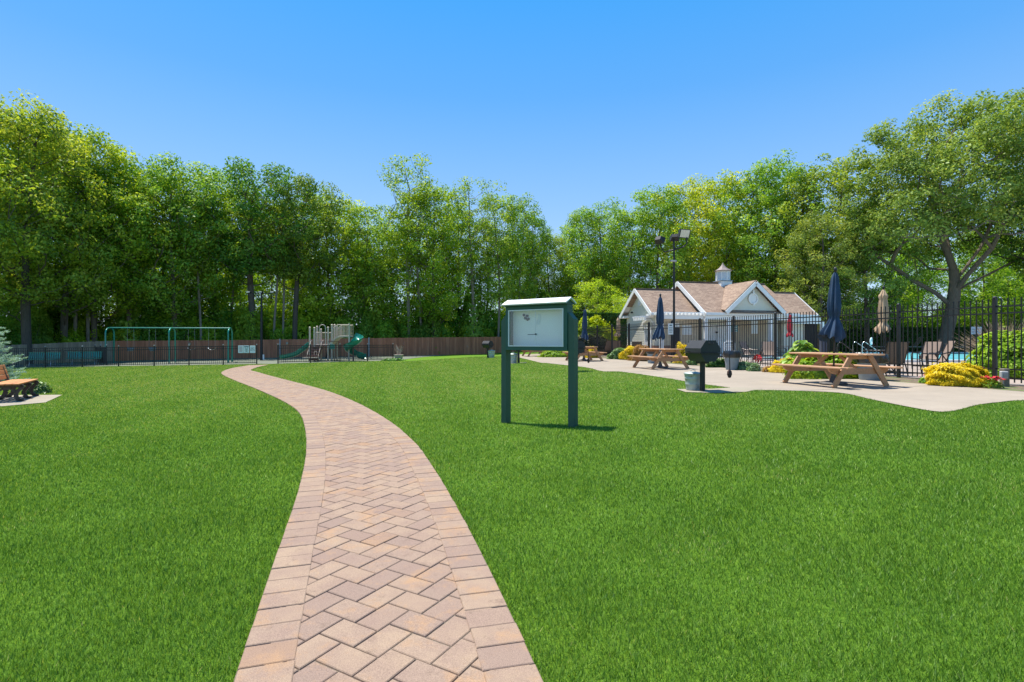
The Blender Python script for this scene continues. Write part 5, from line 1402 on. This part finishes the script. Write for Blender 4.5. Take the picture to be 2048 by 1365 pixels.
for px, d, rz, lab, s in [(1779, 15.6, 3.0, 'brown high backed sling chair seen from behind, next to a thick fence post', .95), (1868, 16.4, -1.95, 'reclined brown sling chair in profile behind the big yellow shrub', .98), (1850, 18.8, -1.25, 'brown sling chair just behind the reclined one by the pool edge', .95),
                          (1212, 36.5, 3.6, 'brown sling chair nearest the hedge under the small tan umbrella', 1), (1233, 36.3, 2.9, 'brown sling chair next to the pool house corner', 1), (1278, 31.5, 2.6, 'sling chair against the stone base of the pool house', .95),
                          (1502, 25.5, .6, 'sling chair in front of the porch near the red pinwheel', .95), (1536, 24.4, -.5, 'sling chair with curved arms beside the wading pool', .95), (1560, 29.3, 1.2, 'sling chair at the table under the red umbrella', 1)]:
    place(ch, not uc, (X(px, d), d, .435), rz, lab, s); uc = True
def lounger():
    t = thing('sun_lounger', 'x', 'sun lounger', group='brown sun loungers past the far edge of the pool'); w = .32
    path = [(0, -1.1, .38), (0, -.2, .38), (0, .15, .38), (0, .35, .62), (0, .62, 1.06)]
    s = MB(); sweep(s, path, [(-w, 0), (w, 0)]); sweep(s, [(0, y, z-.015) for _, y, z in path], [(w, 0), (-w, 0)]); s.build('sling', M['sling'], t)
    for q in (-w-.02, w+.02):
        MB().tube([(q, y, z) for _, y, z in path[:3]]+[(q, .75, .38)], .022, 6).build('side_rail', P('beige_frame', (.42, .36, .28), .5), t)
        for y in (-.95, .55): MB().tube([(q, y, 0), (q, y, .38)], .02, 6).build('leg', M['frame'], t)
    return t
lg = lounger()
for i, (px, d, rz, lab) in enumerate([(1918, 45, -1.9, 'brown sun lounger in clear view past the pool, below the huge oak'), (1872, 46, -1.9, 'brown sun lounger mostly hidden behind the reclined sling chair'), (1822, 46.5, -1.8, 'brown sun lounger behind the fence post nearest the big yellow shrub'), (1792, 47, 1.4, 'brown sun lounger behind the high backed chair'), (1752, 47, 1.6, 'brown sun lounger behind the white ladder rails')]):
    place(lg, i == 0, (X(px, d), d, .44), rz, lab, 1.3)
def patio_table(px, d, label, r=.55):
    t = thing('patio_table', label, 'patio table', (X(px, d), d, .435))
    MB().lathe([(r, .70), (r+.01, .715), (r, .73)], 24).build('tabletop', M['frame'], t)
    for k in range(3): a = k*2.094; MB().tube([(.1*math.cos(a), .1*math.sin(a), .69), (.1*math.cos(a), .1*math.sin(a), .3), (.38*math.cos(a), .38*math.sin(a), 0)], .018, 6).build('leg', M['frame'], t)
patio_table(1767, 17, 'round dark patio table under the tall tan umbrella'); patio_table(1580, 30.5, 'round dark patio table under the red umbrella')
def life_ring():
    D = 41; t = thing('rescue_ring', 'pale blue rescue ring hanging on a stand past the pool', 'life ring', (X(1960, D), D, CAMH), .2)
    MB().tube([(.17*math.cos(k*PI/8), 0, .30*math.sin(k*PI/8)-.02) for k in range(17)], .07, 8).build('ring', P('ring_blue', (.12, .45, .68), .5), t)
    MB().tube([(.1, .12, .1), (.1, .12, -1.0)], .03, 6).build('stand', M['frame'], t)
    t2 = thing('rescue_ring', 'white rescue ring hooked on the far ladder rails of the pool', 'life ring', (X(1743, 40.8), 40.8, .43+1.0), .6)
    MB().tube([(.16*math.cos(k*PI/8), 0, .24*math.sin(k*PI/8)) for k in range(17)], .06, 8).build('ring', P('ring_white', (.6, .75, .78), .5), t2)
life_ring()
def far_sign():
    D = 41.5; t = thing('pool_rules_sign', 'wide white sign with rows of dark print on a post past the pool', 'sign', (X(1952, D), D, .435))
    MB().tube([(0, .05, 0), (0, .05, 2.1)], .04, 8).build('post', M['frame'], t); zz = CAMH+(682-661)/FPX*D-.435
    MB().box((0, 0, zz), (.92, .02, .58), bev=.01).build('sign_face', M['signw'], t); mb = MB()
    for k in range(4): mb.box((-.03, -.013, zz+.19-.125*k), (.62, .004, .045))
    mb.build('print', P('grey_ink', (.10, .12, .16), .6), t)
far_sign()
def pillar(px, d, w, h, mat, name, label, cat):
    o = MB().box((0, 0, h/2), (w, w*.8, h), bev=.02).box((0, 0, h+.02), (w*1.1, w*.9, .05), bev=.01).build(name, mat, None, label=label, cat=cat); o.location = (X(px, d), d, .435)
pillar(1649, 24, .34, 1.25, P('dark_blue_bin', (.05, .06, .085), .5), 'waste_bin', 'dark upright bin behind the pole of the tallest umbrella', 'waste bin')

# ================================================================ small things by the fence
def outlet():
    D = 11.9; x = X(2009, D); t = thing('electrical_post', 'short weathered wooden post carrying a grey outlet box beside the pool fence', 'electrical box', gp(x, D))
    MB().box((0, 0, .2), (.13, .13, .42), bev=.01).build('post', woodmat('old_post', (.20, .165, .12)), t)
    MB().box((-.1, -.09, .27), (.15, .08, .17), bev=.012).build('outlet_box', P('outlet_grey', (.42, .42, .40), .5), t); MB().box((-.1, -.135, .275), (.09, .012, .1), bev=.004).build('cover', M['cap'], t)
    MB().tube([(-.1, -.08, .18), (-.1, -.08, 0)], .014, 6).build('conduit', M['cap'], t)
outlet()
def flowers(px, d, n, rr, h, col, label, leafk='mid', fs=.05):
    x = X(px, d); rg_ = random.Random(int(px)); t = thing('flower_clump', label, 'flowers', gp(x, d, .01))
    V, rn = shrub_mesh(int(px), rr, rr, h*.75, 260, .06); fast_mesh('foliage', V, 4, rn, LEAF[leafk], t)
    mb = MB()
    for k in range(n):
        a = rg_.uniform(0, 6.28); r = rr*rg_.random()**.6; z = h*rg_.uniform(.75, 1.05); c = Vector((r*math.cos(a), r*math.sin(a), z))
        for j in range(7):
            b = j*.9; tip = c+Vector((fs*math.cos(b), fs*math.sin(b), rg_.uniform(-.01, .03))); sd = Vector((-math.sin(b), math.cos(b), 0))*fs*.4; mb.add([tuple(c), tuple((c+tip)/2+sd), tuple(tip), tuple((c+tip)/2-sd)], [(0, 1, 2, 3)])
    mb.build('blossoms', P('petals', col, .6, var=.2, scale=30), t)
flowers(1986, 11.55, 22, .20, .24, (.60, .012, .02), 'red geraniums blooming at the foot of the outlet post')
flowers(1851, 12.9, 9, .13, .18, (.55, .05, .12), 'small pinkish red flowers beside the big golden shrub', fs=.035)
flowers(1955, 13.6, 6, .12, .35, (.55, .06, .15), 'few pink blooms behind the fence at the golden shrub', fs=.035)
def pinwheel():
    D = 18.9; x = X(1515, D); t = thing('garden_pinwheel', 'bright red garden pinwheel on a thin stick in the bed before the fence', 'pinwheel', gp(x, D, 0), -.3)
    MB().tube([(0, 0, 0), (0, 0, .42)], .008, 6).build('stick', M['frame'], t); mb = MB()
    for k in range(8):
        a = k*PI/4; mb.add([(0, -.03, .42), (.15*math.cos(a), -.05, .42+.15*math.sin(a)), (.13*math.cos(a+.5), -.015, .42+.13*math.sin(a+.5))], [(0, 1, 2)]); mb.add([(0, -.029, .42), (.13*math.cos(a+.5), -.014, .42+.13*math.sin(a+.5)), (.15*math.cos(a), -.049, .42+.15*math.sin(a))], [(0, 1, 2)])
    mb.build('vanes', P('red_vane', (.75, .02, .02), .4), t)
pinwheel()

# ================================================================ shrubs and hedges near by
LF = lambda n, st, **k: leafmat(n, st, **{**dict(trans=.35, gloss=.05, objvar=0), **k})
L_gold = LF('golden_needles', [(0, (.32, .28, .02)), (.4, (.62, .50, .02)), (.8, (.82, .66, .02)), (1, (.90, .76, .05))])
L_gold2 = L_gold
L_hosta = LF('hosta_leaves', [(0, (.10, .22, .02)), (.5, (.24, .40, .04)), (1, (.42, .55, .10))], trans=.4, gloss=.1)
L_lime = LF('lime_leaves', [(0, (.13, .25, .012)), (.5, (.26, .42, .02)), (1, (.46, .56, .03))], trans=.45)
L_lime2 = LF('yellow_lime_leaves', [(0, (.20, .30, .01)), (.5, (.42, .52, .012)), (1, (.62, .66, .02))], trans=.4)
L_green = LF('fresh_green_leaves', [(0, (.05, .13, .02)), (.5, (.13, .26, .04)), (1, (.26, .40, .10))], gloss=.2)
L_blue = LF('blue_green_leaves', [(0, (.06, .12, .05)), (.5, (.13, .24, .11)), (1, (.26, .38, .18))])
L_orange = LF('barberry_leaves', [(0, (.12, .10, .02)), (.5, (.34, .19, .045)), (1, (.52, .30, .09))])
L_hedge = LF('hedge_leaves', [(0, (.022, .07, .012)), (.5, (.05, .13, .018)), (1, (.11, .22, .03))])
L_big = LF('bright_shrub_leaves', [(0, (.10, .20, .012)), (.5, (.22, .38, .02)), (1, (.42, .55, .04))], gloss=.05)
L_spruce = LF('blue_spruce_needles', [(0, (.14, .22, .17)), (.5, (.30, .43, .34)), (1, (.52, .66, .55))], trans=.15)
def S2(name, label, px, d, rx, ry, h, n, leaf, mat, seed, cat='shrub', **kw): return shrub(name, label, cat, X(px, d), d, rx, ry, h, n, leaf, mat, seed=seed, **kw)
def needle_mound(label, px, d, rx, ry, h, n, seed, leaf=.075):
    return S2('golden_shrub', label, px, d, rx, ry, h, n, leaf, L_gold, seed, group='low golden evergreen mounds', lumps=.24, aspect=.22, upright=1.2, z0=.05)
needle_mound('large flat golden yellow evergreen mound beside the outlet post and red geraniums', 1922, 12.15, .68, .50, .50, 30000, 1)
needle_mound('golden mound peeking out at the bench end of the largest looking picnic table', 1572, 17.2, .50, .4, .42, 9000, 2)
needle_mound('round golden mound between the low green plants and the rusty barberry', 1256, 29.3, .46, .4, .62, 7000, 3)
needle_mound('golden shrub showing between the second picnic table and the nearest grill', 1368, 24.2, .45, .4, .75, 7000, 4)
needle_mound('small golden mound behind the half hidden picnic table', 1184, 31.8, .45, .4, .6, 5000, 5)
S2('barberry_shrub', 'rusty orange barberry shrub beside the round golden mound', 1282, 27.4, .6, .5, .72, 7000, .07, L_orange, 6, lumps=.25, z0=.05)
S2('perennial_plant', 'pale green bushy perennial in the bed next to the round golden mound', 1234, 29.8, .55, .45, .62, 3800, .12, L_green, 7, upright=1, aspect=.3)
S2('low_shrub', 'grey-green low plant behind the standing trash can', 1490, 18.7, .42, .3, .3, 1800, .06, L_blue, 8)
S2('low_shrub', 'dark green low clump in the bed behind the nearest grill', 1436, 20.5, .55, .3, .34, 2200, .07, L_hedge, 9)
S2('low_shrub', 'small green tuft beside the leg of the second picnic table', 1382, 22.5, .25, .2, .28, 800, .08, L_green, 10, upright=1, aspect=.3)
S2('low_shrub', 'bluish green clump beside the red pinwheel', 1508, 17.9, .22, .2, .26, 700, .06, L_blue, 14)
S2('barberry_shrub', 'small reddish low plant between the pinwheel and the golden mound', 1538, 17.4, .22, .2, .2, 600, .05, L_orange, 15)
S2('low_shrub', 'green ground plants at the far end of the patio behind the notice board', 1118, 34.0, 1.3, .6, .5, 3500, .1, L_lime, 11)
S2('low_shrub', 'leafy lime shrub filling the bed behind the largest looking picnic table', 1655, 14.6, 1.05, .42, .62, 13000, .085, L_lime, 12, lumps=.2)
S2('low_shrub', 'green shrub end behind the far bench of the largest looking table', 1604, 15.4, .5, .4, .55, 5000, .085, L_lime, 16, lumps=.2)
def hosta():
    D = 16.4; x = X(1605, D); t = thing('hosta_plant', 'tall clump of broad lime green leaves behind the largest looking picnic table', 'plant', gp(x, D)); rd = random.Random(4); mb = MB(); sm = MB()
    for k in range(120):
        a = rd.uniform(0, 6.28); r = .62*rd.random()**.6; z = (1.12-.75*(r/.62)**1.6)*rd.uniform(.72, 1.0); c = Vector((r*math.cos(a)*1.05, r*math.sin(a)*.7, z)); L_ = rd.uniform(.2, .3); w = L_*.36
        d = Vector((math.cos(a), math.sin(a), -.35+rd.uniform(-.2, .25))).normalized(); s_ = d.cross(Vector((0, 0, 1))).normalized(); u = s_.cross(d)
        P0 = c-d*L_*.4; rows = [(0, .05), (.2, .8), (.45, 1), (.75, .62), (1, .03)]
        vs = []
        for f, ww in rows:
            q = P0+d*L_*f-u*(.10*L_*f*f*2)
            vs += [tuple(q-s_*w*ww+u*.03*ww), tuple(q-u*.0), tuple(q+s_*w*ww+u*.03*ww)]
        fs = []
        for i in range(4): b = i*3; fs += [(b, b+1, b+4, b+3), (b+1, b+2, b+5, b+4)]
        mb.add(vs, fs, rd.random()); sm.tube([(0, 0, 0), tuple(Vector((c.x*.5, c.y*.5, z*.6))), tuple(P0)], .006, 4)
    mb.build('leaves', L_hosta, t, smooth=True); sm.build('stem', L_green, t)
hosta()
# big bright shrub and dry grass behind the fence at the frame edge
S2('bright_leafy_shrub', 'big bright green shrub behind the fence at the frame edge', 2062, 14.6, 1.4, 1.1, 1.38, 15000, .13, L_big, 21, lumps=.22, aspect=.5, z0=.08)
S2('bright_leafy_shrub', 'lower lime shrub spilling toward the golden mound behind the fence', 1996, 16.2, .6, .55, .85, 6000, .1, L_lime, 22, lumps=.22, z0=.05)
def dry_grass():
    D = 18.5; t = thing('dry_shrub', 'bare tan twiggy shrub behind the bright green shrub', 'shrub', gp(X(2010, D), D)); rd = random.Random(8); mb = MB()
    for k in range(420):
        a = rd.uniform(0, 6.28); r = rd.uniform(.3, 1.5); h = 1.9*(1-.35*(r/1.5)**2)*rd.uniform(.6, 1.05); b = (rd.gauss(0, .2), rd.gauss(0, .2)); mb.tube([(b[0], b[1], 0), (r*.5*math.cos(a), r*.5*math.sin(a), h*.6), (r*math.cos(a)+rd.gauss(0, .1), r*math.sin(a), h)], [.01, .007, .003], 3, cap=False)
    mb.build('twigs', P('tan_twigs', (.36, .27, .17), .9, var=.3, scale=20), t)
dry_grass()
# trimmed hedge and yellow-green shrub beyond the patio
def hedge(label, x0, y0, x1, y1, h, th, n, leaf, mat, seed, z=None, name='trimmed_hedge', top_flat=True):
    rg = np.random.default_rng(seed); L_ = math.hypot(x1-x0, y1-y0); z0 = float(gz(x0, y0)) if z is None else z
    t = thing(name, label, 'hedge', (x0, y0, z0), math.atan2(y1-y0, x1-x0))
    # leaves over the front, back, top and ends, a little inside the surface too
    areas = np.array([L_*h, L_*h, L_*th, th*h, th*h]); side = rg.choice(5, n, p=areas/areas.sum()); u = rg.random(n); v = rg.random(n); dep = rg.random(n)**2*.22+.05*np.sin(u*L_*3)*np.sin(v*9)
    Pp = np.zeros((n, 3)); N_ = np.zeros((n, 3))
    for s in range(5):
        m = side == s
        if s < 2: Pp[m, 0] = u[m]*L_; Pp[m, 1] = (dep[m] if s == 0 else th-dep[m]); Pp[m, 2] = v[m]*h; N_[m, 1] = -1 if s == 0 else 1
        elif s == 2: Pp[m, 0] = u[m]*L_; Pp[m, 1] = v[m]*th; Pp[m, 2] = h-dep[m]*.6; N_[m, 2] = 1
        else: Pp[m, 0] = dep[m] if s == 3 else L_-dep[m]; Pp[m, 1] = u[m]*th; Pp[m, 2] = v[m]*h; N_[m, 0] = -1 if s == 3 else 1
    N_ += rg.normal(size=(n, 3))*.6; N_[:, 2] += .2; N_ /= np.linalg.norm(N_, axis=1)[:, None]
    T_ = rg.normal(size=(n, 3)); T_ -= N_*(T_*N_).sum(1)[:, None]; T_ /= np.linalg.norm(T_, axis=1)[:, None]; B_ = np.cross(N_, T_); s_ = leaf*(.6+.8*rg.random(n))[:, None]
    V = np.empty((n*4, 3), np.float32); V[0::4] = Pp-T_*s_*.5; V[1::4] = Pp+B_*s_*.3; V[2::4] = Pp+T_*s_*.5; V[3::4] = Pp-B_*s_*.3
    fast_mesh('foliage', V, 4, np.clip(.45+rg.normal(size=n)*.2, 0, 1), mat, t)
    MB().box((L_/2, th/2, h*.47), (L_-.5, max(.2, th-.6), h*.92)).build('inner_branches', m_bark3, t)
hedge('tall trimmed green hedge behind the yellow-green shrub and the pool house corner', X(1085, 42), 42, X(1262, 43.5), 43.5, 3.35, 1.2, 26000, .16, L_hedge, 31)
hedge('dark clipped hedge closing the pool grounds below the huge oak', X(1640, 49), 49, X(2120, 50), 50, 2.3, 1.4, 42000, .2, L_hedge, 32, z=.42)
S2('yellow_green_shrub', 'large glowing yellow-green shrub between the notice board and the small tan umbrella', 1172, 38.5, 2.1, 1.3, 2.75, 15000, .17, L_lime2, 33, lumps=.2)
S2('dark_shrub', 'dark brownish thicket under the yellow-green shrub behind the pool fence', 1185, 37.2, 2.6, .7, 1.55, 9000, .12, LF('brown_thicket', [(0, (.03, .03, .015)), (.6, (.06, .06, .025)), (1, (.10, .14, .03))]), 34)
plant('w', 1190, 556, 47, 'small bright yellow-green tree above the trimmed hedge', 1.25, 'small bright trees by the hedge')
plant('w', 1235, 590, 46, 'small bright tree between the hedge and the pool house gable', 1.3, 'small bright trees by the hedge')

# ================================================================ blue spruce, bench
def spruce():
    x, y = -17.85, 16.5; H = 4.6; t = thing('blue_spruce', 'blue spruce with layered pale boughs behind the wooden bench', 'spruce tree', gp(x, y))
    rg = np.random.default_rng(4); rd = random.Random(4); mb = MB().tube([(0, 0, -.05), (0, 0, H*.6), (0, 0, H)], [.12, .07, .01], 8); C_ = []; Dd = []; shade = []
    z = .15
    while z < H-.2:
        R_ = 2.05*(1-z/H)**.85+.05; nb = int(15+9*(1-z/H)); a0 = rd.uniform(0, 6)
        for k in range(nb):
            a = a0+2*PI*k/nb+rd.gauss(0, .12); L_ = R_*rd.uniform(.82, 1.1); dz = rd.uniform(-.05, .08)*L_; dr = Vector((math.cos(a), math.sin(a), 0)); side = Vector((-dr.y, dr.x, 0))
            pts = [Vector((0, 0, z)), dr*L_*.5+Vector((0, 0, z-.10*L_)), dr*L_+Vector((0, 0, z-.02*L_+dz))]
            mb.tube(pts, [.022, .014, .005], 4, cap=False)
            q = rd.random()*.3
            for s in range(26):
                f = .2+.8*(s/25); p = pts[1].lerp(pts[2], (f-.5)*2) if f > .5 else pts[0].lerp(pts[1], f*2)
                tw = .34*L_*(1.05-f)*rd.uniform(.6, 1)+.06
                for sg in (-1, 1):
                    e = p+(side*sg*.85+dr*.6).normalized()*tw+Vector((0, 0, rd.uniform(-.03, .05)))
                    m_ = int(12+36*tw)
                    for j in range(m_):
                        g_ = rd.random(); c = p.lerp(e, g_); d = (e-p).normalized()*.5+Vector((rd.gauss(0, .55), rd.gauss(0, .55), rd.gauss(.15, .5))); C_.append(c); Dd.append(d.normalized()); shade.append(min(1, max(0, .25+q+.5*f*rd.random()+.15*g_)))
        z += .22+.05*rd.random()
    P_ = np.array(C_); D_ = np.array(Dd); n = len(P_); nr = rg.normal(size=(n, 3)); s_ = np.cross(D_, nr); s_ /= np.linalg.norm(s_, axis=1)[:, None]; L_ = (.045+.03*rg.random(n))[:, None]
    V = np.empty((n*3, 3), np.float32); V[0::3] = P_-s_*.008; V[1::3] = P_+s_*.008; V[2::3] = P_+D_*L_
    mb.build('trunk', m_bark, t); fast_mesh('foliage', V, 3, shade, L_spruce, t); print('spruce', n)
spruce()
S2('low_shrub', 'small soft green shrub between the blue spruce and the bench pad', 72, 14.75, .3, .3, .3, 3000, .07, L_green, 41, upright=1.2, aspect=.25)
def park_bench():
    t = thing('wooden_park_bench', 'park bench with orange wood slats and dark brown cast supports on its concrete pad', 'bench', gp(-12.42, 13.15, .02), R(31.5)); Lb = 1.85
    s = MB()
    for k in range(4): s.box((-.20+.135*k, 0, .425), (.125, Lb, .035), bev=.008)
    s.build('seat', M['slat'], t); b = MB(); m = Matrix.Rotation(-.22, 3, 'Y')
    for k in range(3): b.box((-.33-.033*k, 0, .53+.125*k), (.032, Lb, .112), rot=m, bev=.008)
    b.build('backrest', M['slat'], t)
    for y in (-.72, 0, .72):
        mb = MB()
        def strip(pts, w):
            for p, q in zip(pts[:-1], pts[1:]): mb.bar((p[0], y, p[1]), (q[0], y, q[1]), .075, w, up=(-(q[1]-p[1]), 0, q[0]-p[0]))
        strip([(.285, .385), (.27, .33), (.21, .27), (.165, .19), (.17, .10), (.22, .03), (.26, -.01)], .075); strip([(.21, .025), (.31, .025)], .05)
        strip([(-.17, .385), (-.19, .3), (-.17, .2), (-.2, .1), (-.27, .03), (-.31, -.01)], .085); strip([(-.22, .025), (-.36, .025)], .05)
        strip([(-.26, .375), (.30, .375)], .06); strip([(.17, .24), (.08, .31), (-.06, .32), (-.17, .25)], .05); strip([(-.27, .38), (-.36, .6), (-.43, .84)], .065)
        mb.build('support', M['cast'], t)
park_bench()
